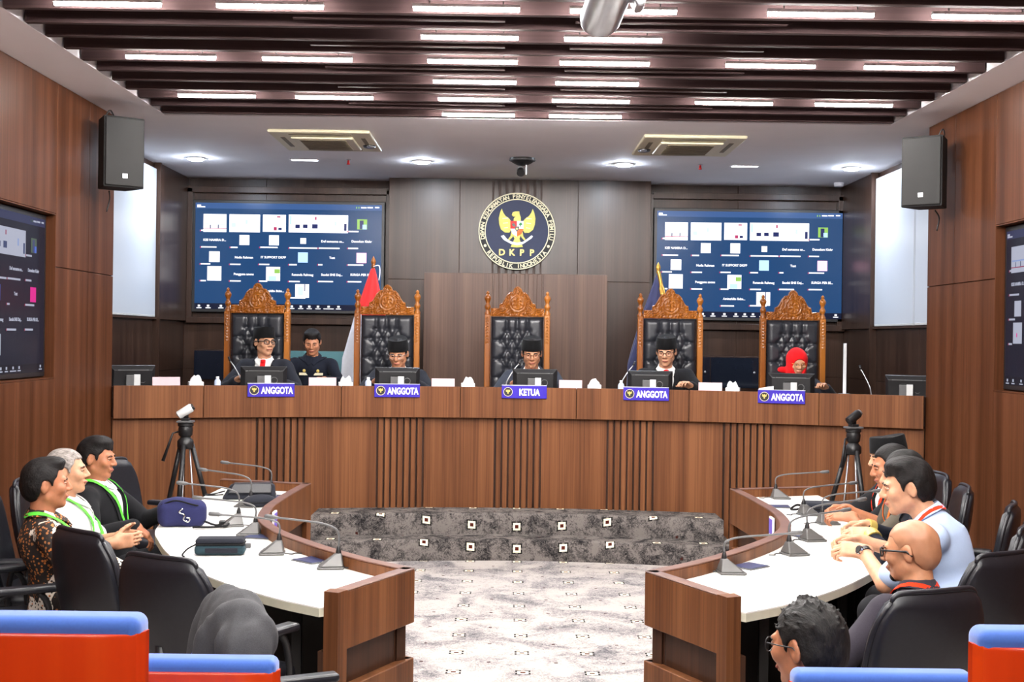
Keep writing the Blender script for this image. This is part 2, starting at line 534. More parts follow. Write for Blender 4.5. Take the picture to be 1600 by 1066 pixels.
# ---- wall behind the screens ------------------------------------------------
wb = MB().box(AL - .2, AR + .2, YB + .012, YB + .15, 0, CEIL).build('wall_back', 'wood_bench_dark')
tag(wb, 'dark wood panelled back wall behind the bench', 'wall', kind='structure')
fnb = lambda a0, a1, z0, z1: MB().box(a0, a1, YB, YB + .012, z0, z1)
BX0, BX1 = -1.317, 1.63
for (c0, c1) in ((AL, BX0), (BX1, AR)):
    cm = (c0 + c1) / 2 - .25 if c0 < 0 else (c0 + c1) / 2 - .1
    panel_rows(wb, fnb, [(c0, cm), (cm, c1)], [(.4, 1.45), (1.45, 2.0), (2.0, CEIL)], 'wood_back')
    MB().box(c0 + .05, c1 - .004, YB - .10, YB, 1.98, 2.05).build('sill', 'wood_back', wb, bevel=.004)
    MB().box(c0 + (.05 if c0 < 0 else .0), c0 + (.11 if c0 < 0 else .05), YB - .10, YB, 2.05, CEIL - .12).build('upright', 'wood_back', wb, bevel=.003)
    MB().box(c1 - .05 if c0 < 0 else c1 - .10, c1 - (.0 if c0 < 0 else .04), YB - .10, YB, 2.05, CEIL - .12).build('upright', 'wood_back', wb, bevel=.003)
    MB().box(c0 + .05, c1 - .004, YB - .10, YB, CEIL - .17, CEIL - .1).build('head_rail', 'wood_back', wb, bevel=.003)
# projecting centre part
bp = MB().box(BX0 + .012, BX1 - .012, YBUMP + .012, YB, 0, CEIL).build('wall_back_centre', 'wood_bench_dark')
tag(bp, 'projecting dark wood centre of the back wall carrying the round emblem', 'wall', kind='structure')
fnc = lambda a0, a1, z0, z1: MB().box(a0, a1, YBUMP, YBUMP + .012, z0, z1)
panel_rows(bp, fnc, [(BX0, -.52), (.81, BX1)], [(.4, 2.50), (2.50, CEIL)], 'wood_back')
panel_rows(bp, fnc, [(-.52, -.15), (.40, .81)], [(.4, 2.50), (2.50, CEIL)], 'wood_back')
MB().box(-.15, .40, YBUMP + .008, YBUMP + .02, .4, CEIL).build('groove_backing', 'wood_bench_dark', bp)
ns = 7
for i in range(ns):
    x = -.15 + .55 * (i + .5) / ns
    MB().box(x - .026, x + .026, YBUMP - .008, YBUMP + .008, .4, CEIL - .003).build('upright_slat', 'wood_back', bp, bevel=.002)
for xx in (BX0, BX1):
    MB().box(min(xx, xx + (.012 if xx < 0 else -.012)), max(xx, xx + (.012 if xx < 0 else -.012)), YBUMP + .012, YB, .4, CEIL).build('side_panel', 'wood_back', bp)
# low screen wall behind the middle chair
wood('wood_mid', rgb(76, 53, 42), rgb(93, 67, 54), rgb(108, 81, 66), rough=0.38, spec=0.25)
PX0, PX1, PY, PZ = -.878, 1.11, 13.9, 2.555
lp = MB().box(PX0, PX1, PY + .014, PY + .12, .354, PZ).build('wall_low_screen', 'wood_mid', bevel=.003)
tag(lp, 'freestanding wood screen wall behind the middle carved chair', 'wall', kind='structure')
MB().box(PX0, -.14, PY, PY + .014, .4, PZ - .002).build('panel', 'wood_mid', lp, bevel=.002)
MB().box(.42, PX1, PY, PY + .014, .4, PZ - .002).build('panel', 'wood_mid', lp, bevel=.002)
for i in range(6):
    x = -.14 + .56 * (i + .5) / 6
    MB().box(x - .028, x + .028, PY + .002, PY + .014, .4, PZ - .004).build('upright_slat', 'wood_mid', lp, bevel=.004)
# rear wall behind the camera
rw = MB().box(-4.6, 4.8, YREAR - .1, YREAR, 0, 4.1).build('wall_rear', 'wood_wall')
tag(rw, 'plain wood wall at the rear of the room', 'wall', kind='structure')

# ---- window blinds in the alcoves -----------------------------------------
def blind(side, y0, y1, label):
    xa = AL if side < 0 else AR
    t = struct('window_%d' % (1 if side < 0 else (2 if y1 > 12 else 3)), label)
    x0, x1 = sorted((xa - side * .03, xa - side * .005))
    MB().box(x0, x1, y0, y1, 2.04, 3.57).build('roller_blind', 'blind_glow', t)
    MB().box(x0 - .003, x1 + .003, y0 + .01, y1 - .01, 2.025, 2.045).build('bottom_bar', 'light_grey', t, bevel=.003)
    x0, x1 = sorted((xa - side * .045, xa))
    MB().box(x0, x1, y0 - .03, y1 + .03, 2.0, 2.02).build('window_sill', 'wood_back', t)
blind(-1, 11.9, 13.38, 'white roller blind on the left alcove window')
blind(1, 12.12, 13.38, 'wide white roller blind on the right alcove window')
blind(1, 11.6, 12.06, 'narrow white blind strip beside the right wall corner')

# ================================================================ DAIS AND STEPS
def arc_pts(R, cy, a0, a1, n):
    return [(XC + R * math.sin(a0 + (a1 - a0) * i / n), cy + R * math.cos(a0 + (a1 - a0) * i / n)) for i in range(n + 1)]
BR, BCY = 7.90, 3.40       # bench front arc
def step_block(R, cy, hw, yb, z0, z1, nm, parent):
    a = math.asin(hw / R)
    front = arc_pts(R, cy, -a, a, 28)
    back = [(x, BCY + math.sqrt((BR + .02) ** 2 - (x - XC) ** 2)) for x, _ in reversed(front)]
    # rounded nosing
    mb = MB()
    fs = []
    prof = [(0, z0), (0, z1 - .02), (.006, z1 - .006), (.02, z1)]
    rows = []
    for (d, z) in prof:
        rows.append([(x + 0, y + d, z) for x, y in front])
    rows.append([(x, y, z1) for x, y in reversed(back)])
    mb.grid([list(r) for r in zip(*rows)])
    for idx in (0, -1):
        poly = [r[idx] for r in rows] + [(rows[-1][idx][0], rows[-1][idx][1], z0)]
        if idx == -1: poly = poly[::-1]
        mb.add(poly, [tuple(range(len(poly)))])
    return mb.build(nm, 'carpet_step', parent, smooth=True, angle=50)
steps = struct('floor_steps', 'curved carpeted steps rising to the bench')
st1 = step_block(5.0, 5.645, 1.78, 0, 0.0, .177, 'lower_step', steps)
st2 = step_block(5.3, 5.645, 1.72, 0, .177, .354, 'upper_step', steps)
platform = MB().prism([(XC + (BR + .06) * math.sin(a), BCY + (BR + .06) * math.cos(a)) for a in np.linspace(-.40, .40, 30)] + [(AR, YB), (AL, YB)], 0, PLAT)
platform = platform.build('floor_platform', 'carpet_step')
tag(platform, 'raised carpeted platform behind the bench', 'floor', kind='structure')

# ================================================================ BENCH
bench = thing('judges_bench', 'long curved brown wood bench with fluted front below the carved chairs', 'bench', (0, 0, 0))
AE = math.asin(3.35 / BR)
BZ0, BZ1 = 1.148, 1.42
def arc_solid(mb, R0, R1, a0, a1, z0, z1, n, mi=0):
    A = arc_pts(R0, BCY, a0, a1, n); B = arc_pts(R1, BCY, a0, a1, n)
    o = len(mb.v)
    for a, b in zip(A, B):
        mb.v += [(a[0], a[1], z0), (b[0], b[1], z0), (b[0], b[1], z1), (a[0], a[1], z1)]
    for i in range(n):
        p = o + 4 * i
        for (k, l) in ((0, 1), (1, 2), (2, 3), (3, 0)):
            mb.f.append((p + k, p + l, p + 4 + l, p + 4 + k)); mb.mi.append(mi)
    mb.f.append((o + 3, o + 2, o + 1, o)); mb.mi.append(mi)
    e = o + 4 * n
    mb.f.append((e, e + 1, e + 2, e + 3)); mb.mi.append(mi)
    return mb
arc_solid(MB(), BR + .035, BR + .06, -AE, AE, 0, BZ0 + .1, 40).build('backing', 'wood_bench_dark', bench)
# upper band in panels
ends = [-AE, -.345, -.197, -.065, .065, .19, .33, AE]
for a0, a1 in zip(ends[:-1], ends[1:]):
    arc_solid(MB(), BR - .055, BR - .02, a0 + .0003, a1 - .0003, BZ0, BZ1, 10).build('band_panel', 'wood_bench', bench, bevel=.002, seg=1)
arc_solid(MB(), BR - .02, BR + .06, -AE, AE, BZ0 + .02, BZ1 - .01, 40).build('band_core', 'wood_bench_dark', bench)
arc_solid(MB(), BR + .06, BR + .75, -AE, AE, BZ1 - .09, BZ1 - .05, 40).build('worktop', 'wood_mid', bench)
gc = [-.262, -.131, 0.0, .1255, .2535]
gw = .0262
edges = [-AE] + [x for c in gc for x in (c - gw, c + gw)] + [AE]
for i in range(0, len(edges), 2):
    a0, a1 = edges[i], edges[i + 1]
    segs = 2 if (a1 - a0) > .12 else 1
    for q in range(segs):
        b0 = a0 + (a1 - a0) * q / segs; b1 = a0 + (a1 - a0) * (q + 1) / segs
        arc_solid(MB(), BR, BR + .035, b0 + .0003, b1 - .0003, 0, BZ0, 10).build('front_panel', 'wood_bench', bench, bevel=.002, seg=1)
sm = MB().box(-.0205, .0205, -.012, .04, 0, BZ0 - .002)
so = None
for c in gc:
    for i in range(7):
        a = c + (i - 3) * .0072
        if so is None: o = so = sm.build('flute_slat', 'wood_bench', bench, bevel=.003)
        else: o = so.copy(); COL.objects.link(o)
        o.location = (XC + BR * math.sin(a), BCY + BR * math.cos(a), 0)
        o.rotation_euler = (0, 0, -a)

# ================================================================ CURVED DESKS
INNER = [(1.485, 9.08), (1.515, 8.5), (1.527, 8.1), (1.52, 7.75), (1.46, 7.3), (1.33, 6.93), (1.165, 6.63), (.95, 6.3), (.745, 6.03), (.52, 5.79)]
OUTER = [(.87, 5.21), (1.05, 5.36), (1.236, 5.556), (1.43, 5.8), (1.63, 6.11), (1.79, 6.41), (1.95, 6.81), (2.09, 7.27), (2.18, 8.1), (2.165, 8.66), (2.15, 9.27)]
TTOP = .745
LEDGE = .80
def s2(p, n=6): return [(q.x, q.y) for q in spline([(a, b, 0) for a, b in p], n)]
inn = s2(INNER); outr = s2(OUTER)
def curved_desk(side, label):
    t = thing('curved_desk', label, 'desk', (XC + side * 1.4, 7.2, 0))
    def mp(p): return (side * p[0] - side * 1.4, p[1] - 7.2)
    path = inn + [(.80, 5.2)]            # room side then the near end
    far = (2.15, 9.3)
    P = [mp(p) for p in inn]
    sgn = 1.0 if side > 0 else -1.0      # desk lies to the left of the path when side>0 (path runs toward the camera)
    E = [mp(inn[-1]), mp((.795, 5.2))]
    Fp = [mp(far), mp(inn[0])]
    bw = .06
    W = lambda mb, d0, d1, z0, z1: (ribbon_wall(mb, Pall, sgn * d0, sgn * d1, z0, z1))
    # the band runs round far end, room side and near end
    def build(nm, d0, d1, z0, z1, mat, pts, bev=.003):
        ribbon_wall(MB(), pts, sgn * d0, sgn * d1, z0, z1).build(nm, mat, t, bevel=bev, seg=1)
    build('front_band', 0, bw, .56, LEDGE, 'wood_bench', P)
    build('front_ledge', -.001, bw + .002, LEDGE, LEDGE + .006, 'wood_trim', P)
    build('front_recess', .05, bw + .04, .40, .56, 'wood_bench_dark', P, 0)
    build('front_base', 0, bw, 0, .40, 'wood_bench', P)
    build('near_band', 0, bw, .56, LEDGE, 'wood_bench', E)
    build('near_ledge', -.001, bw + .002, LEDGE, LEDGE + .006, 'wood_trim', E)
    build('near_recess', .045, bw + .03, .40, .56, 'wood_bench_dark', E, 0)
    build('near_base', 0, bw, 0, .40, 'wood_bench', E)
    build('far_band', 0, bw, .56, LEDGE, 'wood_bench', Fp)
    build('far_ledge', -.001, bw + .002, LEDGE, LEDGE + .006, 'wood_trim', Fp)
    build('far_base', 0, bw, 0, .56, 'wood_bench', Fp)
    # end post at the near outer corner
    e0 = Vector((.795, 5.2)); e1 = Vector((.795 + .055, 5.2 + .055))
    pm = MB().prism([mp(q) for q in ((.79, 5.195), (.852, 5.222), (.835, 5.29), (.76, 5.26))][::side], 0, LEDGE + .008)
    pm.build('end_post', 'wood_bench', t)
    # white top
    ia = offset2([mp(p) for p in inn], sgn * .055)
    top = ia + [mp((.80, 5.27))] + [mp(p) for p in outr] + [mp((2.14, 9.24))]
    if side < 0: top = top[::-1]
    top = top[::-1]
    a = sum(top[i][0] * top[(i + 1) % len(top)][1] - top[(i + 1) % len(top)][0] * top[i][1] for i in range(len(top)))
    if a < 0: top = top[::-1]
    MB().prism(top, TTOP - .006, TTOP).build('white_top', 'white_laminate', t)
    MB().prism(top, TTOP - .04, TTOP - .0065).build('top_edge', 'laminate_edge', t)
    # modesty panels and legs under the top
    ip = offset2([mp(p) for p in inn], sgn * .12)
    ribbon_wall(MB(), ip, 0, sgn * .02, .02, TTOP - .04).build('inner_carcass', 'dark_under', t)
    for i in (8, 26, 44, 58):
        p = Vector(outr[min(i, len(outr) - 1)]); 
        q = mp((p.x - .16 if i > 25 else p.x - .1, p.y + (.0 if i > 25 else .13)))
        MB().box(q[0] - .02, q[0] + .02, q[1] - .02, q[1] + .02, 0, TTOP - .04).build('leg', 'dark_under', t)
    return t
desk_l = curved_desk(-1, 'curved brown wood desk with white top on the left side of the steps')
desk_r = curved_desk(1, 'curved brown wood desk with white top on the right side of the steps')
# small white and purple table sign fixed inside each desk's room-side notch
for side in (-1, 1):
    x = XC + side * 1.50; y = 7.72
    t = thing('desk_sign', 'small white and purple card sign at the notch of the %s curved desk' % ('left' if side < 0 else 'right'), 'sign', (x, y, .60))
    MB().box(-.006, .006, -.05, .05, 0, .19).build('card', 'paper_white', t)
    x0, x1 = (.006, .009) if side < 0 else (-.009, -.006)
    MB().box(x0, x1, -.04, .04, .09, .18).build('print', 'purple_sign', t)
# ================================================================ CEILING LIGHTS AND FITTINGS
ORD = ['first', 'second', 'third', 'fourth', 'fifth', 'sixth', 'seventh', 'eighth', 'ninth', 'tenth', 'eleventh', 'twelfth', 'thirteenth', 'fourteenth', 'fifteenth', 'sixteenth', 'seventeenth', 'eighteenth']
LZ = 3.616
lt_glow = MB().box(-.287, .287, -.012, .012, 0, .018)
lt_body = MB().box(-.29, .29, -.014, .014, .018, .036)
proto = None
def linear_light(x, y, label):
    global proto
    if proto is None:
        proto = thing('linear_light', label, 'ceiling light', (x, y, LZ), 0, 'linear ceiling lights')
        lt_glow.build('diffuser', 'strip_glow', proto, bevel=.004)
        lt_body.build('housing', 'light_grey', proto)
        for s in (-.2, .2): MB().tube([(s, 0, .036), (s, 0, 4.02 - LZ)], .004, 6).build('hanger_rod', 'black_plastic', proto)
    else:
        dup(proto, (x, y, LZ), 0, label, 'linear ceiling lights')
for j in range(15):
    y = 10.20 - .655 * j
    linear_light(-.229, y, 'white linear ceiling light in the left centre column, %s row from the bench' % ORD[j])
    linear_light(.621, y, 'white linear ceiling light in the right centre column, %s row from the bench' % ORD[j])
for j in range(8):
    y = 9.545 - 1.31 * j
    for x, s in ((-2.165, 'outermost left'), (-1.29, 'inner left'), (1.69, 'inner right'), (2.585, 'outermost right')):
        linear_light(x, y, 'white linear ceiling light in the %s column, %s of its column from the bench' % (s, ORD[j]))

def downlight(x, y, label):
    t = thing('downlight', label, 'ceiling light', (x, y, CEIL), 0, 'round downlights over the bench')
    MB().lathe([(.095, -.001), (.095, -.012), (.078, -.014), (.078, -.008)], n=28).build('rim', 'ceiling_white', t, smooth=True, angle=40)
    MB().lathe([(.077, -.016), (.066, -.024), (.04, -.029), (.001, -.031)][::-1], n=28).build('lens', 'down_glow', t, smooth=True, angle=60)
for x, y, l in ((-3.15, 13.0, 'leftmost round downlight, near the left blind'), (-.86, 13.0, 'round downlight left of the ceiling dome camera'),
                (1.19, 13.0, 'round downlight right of the ceiling dome camera'), (3.52, 13.05, 'rightmost round downlight, near the right blind')):
    downlight(x, y, l)
for x, l in ((-2.05, 'left'), (2.42, 'right')):
    t = thing('slim_light', 'small rectangular ceiling light beside the %s air conditioner' % l, 'ceiling light', (x, 13.0, CEIL), 0)
    MB().box(-.145, .145, -.045, .045, -.01, 0).build('frame', 'ceiling_white', t, bevel=.003)
    MB().box(-.13, .13, -.032, .032, -.013, -.0101).build('lens', 'panel_glow', t)
for x, l in ((-1.60, 'left'), (1.96, 'right')):
    t = thing('sprinkler', 'small red sprinkler head on the ceiling behind the %s air conditioner' % l, 'sprinkler', (x, 12.95, CEIL))
    MB().lathe([(.022, -.002), (.03, -.008), (.0, -.012)][::-1], n=14).build('escutcheon', 'silver', t, smooth=True)
    MB().lathe([(.004, -.055), (.018, -.053), (.012, -.04), (.010, -.012)], n=12).build('head', 'red', t, smooth=True)

def air_con(x0, x1, y0, y1, label, flip):
    cx, cy = (x0 + x1) / 2, (y0 + y1) / 2
    t = thing('air_conditioner', label, 'air conditioner', (cx, cy, CEIL))
    w, d = (x1 - x0) / 2, (y1 - y0) / 2
    MB().box(-w, w, -d, d, -.03, -.001).build('frame', 'ivory', t, bevel=.012)
    # sunken blow slots on four sides, curved at the middle
    for s in (-1, 1):
        pts = []
        for i in range(13):
            u = -1 + i / 6
            pts.append((u * w * .62, s * (d * .86 - .03 * u * u)))
        prof = [.010 + .022 * (1 - (-1 + i / 6) ** 2) for i in range(13)]
        poly = [(p[0], p[1] + q) for p, q in zip(pts, prof)] + [(p[0], p[1] - q) for p, q in reversed(list(zip(pts, prof)))]
        if s > 0 or True: MB().prism(poly[::-1], -.034, -.029).build('outlet', 'vent_dark', t)
        MB().box(s * w * .80 - .02, s * w * .80 + .02, -d * .5, d * .5, -.033, -.029).build('side_outlet', 'vent_dark', t, bevel=.012)
    # centre grille
    g = MB().box(-w * .62, w * .62, -d * .62, d * .62, -.052, -.03).build('grille_body', 'ivory', t, bevel=.01)
    for i in range(9):
        yy = -d * .5 + i * d / 8
        MB().box(-w * .46, w * .46, yy - .018, yy + .010, -.058, -.050).build('louvre', 'vent_dark', t)
    # dark motor flap at one corner
    MB().lathe([(.001, -.046), (.05, -.044), (.06, -.03)], c=((w * .82) * flip, d * .35, 0), n=18, sy=1.6).build('corner_cap', 'black_plastic', t, smooth=True)
    MB().lathe([(.001, -.050), (.03, -.048), (.034, -.04)], c=((w * .85) * flip, d * .25, 0), n=14, sy=2.0).build('corner_flap', 'silver', t, smooth=True)
air_con(-2.08, -1.19, 11.1, 12.2, 'ivory ceiling air conditioner on the left', 1)
air_con(1.19, 2.09, 11.1, 12.2, 'ivory ceiling air conditioner on the right', -1)

# ceiling dome camera over the middle chair
t = thing('dome_camera', 'black and silver conference camera hanging from the ceiling above the emblem', 'camera', (.155, 12.7, CEIL))
MB().lathe([(.001, -.075), (.05, -.07), (.10, -.045), (.125, -.02), (.125, -.001)], n=24).build('mount', 'black_plastic', t, smooth=True, angle=50)
MB().lathe([(.128, -.030), (.132, -.022), (.128, -.014)], n=24).build('ring', 'grey_plastic', t, smooth=True)
MB().box(.03, .048, -.03, .03, -.17, -.05).build('arm', 'silver', t, bevel=.006)
MB().tube([(-.015, .02, -.11), (-.015, -.05, -.155)], [.036, .040], 16).build('lens_barrel', 'black_plastic', t, smooth=True, angle=50)
MB().tube([(-.015, .045, -.095), (-.015, .0, -.125)], [.030, .044], 16).build('head', 'silver', t, smooth=True, angle=50)
MB().lathe([(.05, -.06), (.055, -.03), (.05, 0)], c=(3.55, 1.0, 0), n=14)
dt = thing('smoke_detector', 'small white detector on the ceiling at the right end of the back wall', 'detector', (3.72, 14.3, CEIL))
MB().lathe([(.03, -.045), (.05, -.04), (.055, -.015), (.055, 0)], n=18).build('housing', 'ceiling_white', dt, smooth=True, angle=50)

# big silver camera hanging near the top of the view
t = thing('hanging_camera', 'silver cylinder camera hanging from the ceiling slats above the room', 'camera', (.385, 4.5, CEIL))
t.scale = (1.25, 1.25, 1.06)
MB().tube([(.055, .02, -.02), (.055, .02, -.30)], .016, 12).build('drop_pole', 'light_grey', t, smooth=True, angle=50)
MB().lathe([(.055, -.03), (.06, -.012), (.06, 0)], c=(.055, .02, 0), n=20).build('ceiling_plate', 'light_grey', t, smooth=True, angle=50)
arm = MB(); prof = [(.036, -.575 + .02), (.052, -.59), (.072, -.585), (.078, -.56), (.078, -.30), (.030, -.30), (.034, -.34)]
arm.hexa([(x, -.035, z) for x, z in prof], [(x, .06, z) for x, z in prof]); arm.build('yoke', 'silver', t, bevel=.006)
A = Vector((.0, -.09, -.465)); B = Vector((-.045, .17, -.60))
dirv = (B - A).normalized()
MB().tube([A, A + dirv * .012, B - dirv * .03, B], [.060, .064, .060, .05], 28).build('body', 'silver', t, smooth=True, angle=40)
MB().tube([A - dirv * .004, A + dirv * .018], [.0665, .0665], 28).build('rim', 'black_plastic', t, smooth=True, angle=40)
MB().tube([A - dirv * .012, A], [.054, .058], 28).build('end_cap', 'light_grey', t, smooth=True, angle=40)

# ---------------------------------------------------------------- loudspeakers
def speaker(x, y, z, rotz, label, side):
    t = thing('loudspeaker', label, 'speaker', (x, y, z), rotz, 'wall loudspeakers')
    b = [(-.14, -.13), (.14, -.13), (.10, .14), (-.10, .14)]
    MB().prism([(-.16, -.10), (.16, -.10), (.11, .15), (-.11, .15)], 0, .54).build('cabinet', 'black_matte', t, bevel=.008)
    MB().box(-.15, .15, -.118, -.1005, .012, .528).build('grille', 'speaker_black', t, bevel=.006)
    MB().box(-.02, .02, -.123, -.1185, .07, .105).build('badge', 'silver', t, bevel=.002)
    MB().tube([(-.0, .15, .40), (0, .28, .40)], .018, 8).build('bracket_arm', 'black_plastic', t)
    MB().box(-.05, .05, .26, .285, .30, .50).build('bracket_plate', 'black_plastic', t, bevel=.003)
    MB().tube(spline([(0.02, .14, .52), (.05, .24, .58), (.03, .27, .64), (.0, .275, .60), (0, .26, .5)], 8), .006, 6).build('cable', 'black_plastic', t, smooth=True)
    MB().tube(spline([(0.0, .20, .0), (.02, .24, -.06), (.0, .25, -.16)], 6), .006, 6).build('cable_tail', 'black_plastic', t, smooth=True)
    return t
speaker(WL + .25, 9.85, 2.96, R_(38), 'black loudspeaker mounted high on the left wall', -1)
speaker(WR - .25, 9.85, 2.90, R_(-38), 'black loudspeaker mounted high on the right wall', 1)

# ================================================================ SCREENS
def scr(name, col, s):
    b = emit(name, col, s * SCREEN_E, (.006, .007, .010, 1)).node_tree.nodes['Principled BSDF']
    b.inputs['Specular IOR Level'].default_value = .12; b.inputs['Roughness'].default_value = .2
scr('scr_bg', rgb(30, 76, 128), .9); scr('scr_bar', rgb(62, 100, 160), .95); scr('scr_low', rgb(16, 22, 52), .8)
scr('scr_white', rgb(250, 250, 255), 1.6); scr('scr_lblue', rgb(176, 214, 255), 1.6); scr('scr_pink', rgb(255, 190, 220), 1.8)
scr('scr_red', rgb(200, 60, 110), 1.0); scr('scr_dk', rgb(40, 48, 110), .9); scr('scr_green', rgb(150, 200, 90), 1.2); scr('scr_mint', rgb(196, 240, 232), 1.5)
scr('sd_bg', rgb(24, 24, 40), .8); scr('sd_bar', rgb(52, 56, 92), .8); scr('sd_low', rgb(20, 18, 28), .8); scr('sd_white', rgb(196, 200, 220), .75)
scr('sd_lblue', rgb(82, 112, 210), .9); scr('sd_pink', rgb(232, 40, 150), .9); scr('sd_red', rgb(180, 60, 100), .6); scr('sd_dk', rgb(70, 80, 120), .8)
scr('sd_green', rgb(90, 110, 90), .7); scr('sd_mint', rgb(150, 170, 220), .8)
B_SET = ['scr_bg', 'scr_bar', 'scr_low', 'scr_white', 'scr_lblue', 'scr_pink', 'scr_red', 'scr_dk', 'scr_green', 'scr_mint']
D_SET = ['sd_bg', 'sd_bar', 'sd_low', 'sd_white', 'sd_lblue', 'sd_pink', 'sd_red', 'sd_dk', 'sd_green', 'sd_mint']
def screen(label, loc, rotz, w, h, mats, bez=.035):
    t = thing('video_screen', label, 'screen', loc, rotz, 'video call screens')
    MB().box(-w / 2 - bez, w / 2 + bez, 0, .07, -h / 2 - bez, h / 2 + bez).build('bezel', 'black_plastic', t, bevel=.006)
    MB().box(-w / 2, w / 2, -.002, .0, -h / 2, h / 2).build('display', mats[0], t)
    U = lambda x: (-.5 + (x - 62) / 1458.0) * w
    def V(x, y): return (.5 - (y - 70 - 35 * (x - 62) / 1458.0) / 815.0) * h
    tiles = MB()
    def q(x0, y0, x1, y1, mi, d=.003):
        xm = (x0 + x1) / 2
        a, b = U(x0), U(x1); z1, z0 = V(xm, y0), V(xm, y1)
        z0 = max(z0, -h / 2); z1 = min(z1, h / 2)
        tiles.add([(a, -d, z0), (b, -d, z0), (b, -d, z1), (a, -d, z1)], [(0, 1, 2, 3)], mi)
    tiles.add([(-w / 2, -.0025, h * .447), (w / 2, -.0025, h * .447), (w / 2, -.0025, h * .5), (-w / 2, -.0025, h * .5)], [(0, 1, 2, 3)], 1)
    tiles.add([(-w / 2, -.0025, -h * .5), (w / 2, -.0025, -h * .5), (w / 2, -.0025, -h * .445), (-w / 2, -.0025, -h * .445)], [(0, 1, 2, 3)], 2)
    for a in ((125, 160, 305, 298), (328, 165, 568, 302), (590, 170, 770, 302), (792, 175, 1257, 312)): q(*a, 3)
    q(345, 230, 380, 262, 9, .0035); q(452, 205, 472, 240, 9, .0035); q(125, 268, 305, 273, 6, .0035)
    q(135, 232, 300, 240, 9, .0035)
    for x in (180, 242): q(x - 4, 242, x + 4, 268, 7, .0035)
    q(700, 182, 728, 192, 6, .0035); q(675, 265, 700, 290, 6, .0035); q(712, 270, 738, 288, 7, .0035)
    for x in (862, 922): q(x - 18, 248, x + 18, 275, 7, .0035)
    q(975, 246, 1020, 280, 7, .0035); q(998, 190, 1010, 214, 6, .0035); q(800, 180, 815, 245, 4, .0035); q(1225, 245, 1246, 300, 7, .0035)
    q(1150, 225, 1168, 262, 9, .0035)
    q(1328, 213, 1406, 290, 8); q(1348, 222, 1378, 288, 7, .0035); q(1370, 255, 1402, 289, 4, .0035)
    for a, mi in (((408, 323, 486, 400), 3), ((640, 327, 717, 405), 3), ((885, 352, 930, 396), 3), ((173, 446, 256, 528), 3), ((868, 461, 945, 540), 4),
                  ((1326, 470, 1404, 548), 5), ((160, 560, 270, 670), 3), ((620, 570, 730, 678), 3), ((850, 705, 958, 810), 3)): q(*a, mi)
    q(202, 615, 212, 636, 5, .0035); q(640, 640, 700, 676, 4, .0035); q(685, 588, 728, 620, 8, .0035); q(872, 725, 912, 790, 9, .0035); q(920, 706, 927, 760, 7, .0035)
    # small name bars under each caller
    for (x0, x1, y) in ((110, 230, 412), (340, 395, 417), (572, 708, 420), (800, 1018, 428), (1030, 1193, 432), (1260, 1338, 435), (108, 183, 541), (338, 420, 547), (565, 645, 550),
                        (800, 860, 555), (1028, 1060, 558), (1260, 1380, 563), (108, 150, 670), (338, 423, 675), (568, 630, 679), (800, 885, 684), (1028, 1145, 687), (1260, 1366, 691), (800, 930, 810), (572, 675, 808), (1262, 1340, 306), (108, 300, 285)):
        q(x0, y - 5, x1, y + 5, 3, .004); q(x0 - 9, y - 6, x0 - 1, y + 6, 6, .004)
    q(75, 86, 105, 98, 3, .004); q(75, 99, 138, 107, 3, .004)
    for x in (1322, 1340): q(x - 4, 117, x + 4, 130, 8, .004)
    for (x0, x1) in ((1356, 1400), (1406, 1450), (1466, 1500)): q(x0, 119, x1, 128, 3, .004)
    for x in (98, 170, 270, 350, 430, 510, 600, 690, 760, 825, 895, 962, 1030, 1113, 1190, 1475):
        q(x - 9, 852 + .02 * x, x + 9, 866 + .02 * x, 3, .004)
        q(x - (40 if x == 1113 else 20), 872 + .02 * x, x + (40 if x == 1113 else 20), 878 + .02 * x, 3, .004)
    tiles.build('call_tiles', mats, t)
    tx = MB()
    for (x, y, s) in ((215, 366, 'KISI NAMIRA D...'), (1137, 388, 'Def semesme sn...'), (1365, 391, 'Danselum Kiehr'), (445, 503, 'Nadia Rahman'), (675, 505, 'IT SUPPORT DKPP'),
                      (1135, 514, 'Test'), (445, 631, 'Pengguna anons'), (905, 641, 'Renanda Rahmag'), (1135, 644, 'Saudai SNS Daj...'), (1365, 647, 'SURGA PER SE...'), (675, 763, 'Aminahllin Sidm...')):
        tx.merge(text_mb(s, 24.0 / 815 * h, .0003, .0012), Matrix.Translation((U(x), -.004, V(x, y))))
    tag(tx.build('caller_names', mats[3], t), kind='stuff')
    return t
screen('large left screen on the back wall showing a video call', (-2.475, 14.60, 2.745), 0, 2.12, 1.21, B_SET)
screen('large right screen on the back wall showing a video call', (2.785, 14.60, 2.725), 0, 2.12, 1.21, B_SET)
screen('dark screen recessed in the left side wall', (WL - .06, 9.20 - 1.07, 2.11), R_(90), 2.02, 1.08, D_SET)
screen('dark screen recessed in the right side wall', (WR + .06, 9.09 - 1.07, 2.11), R_(-90), 2.02, 1.08, D_SET)

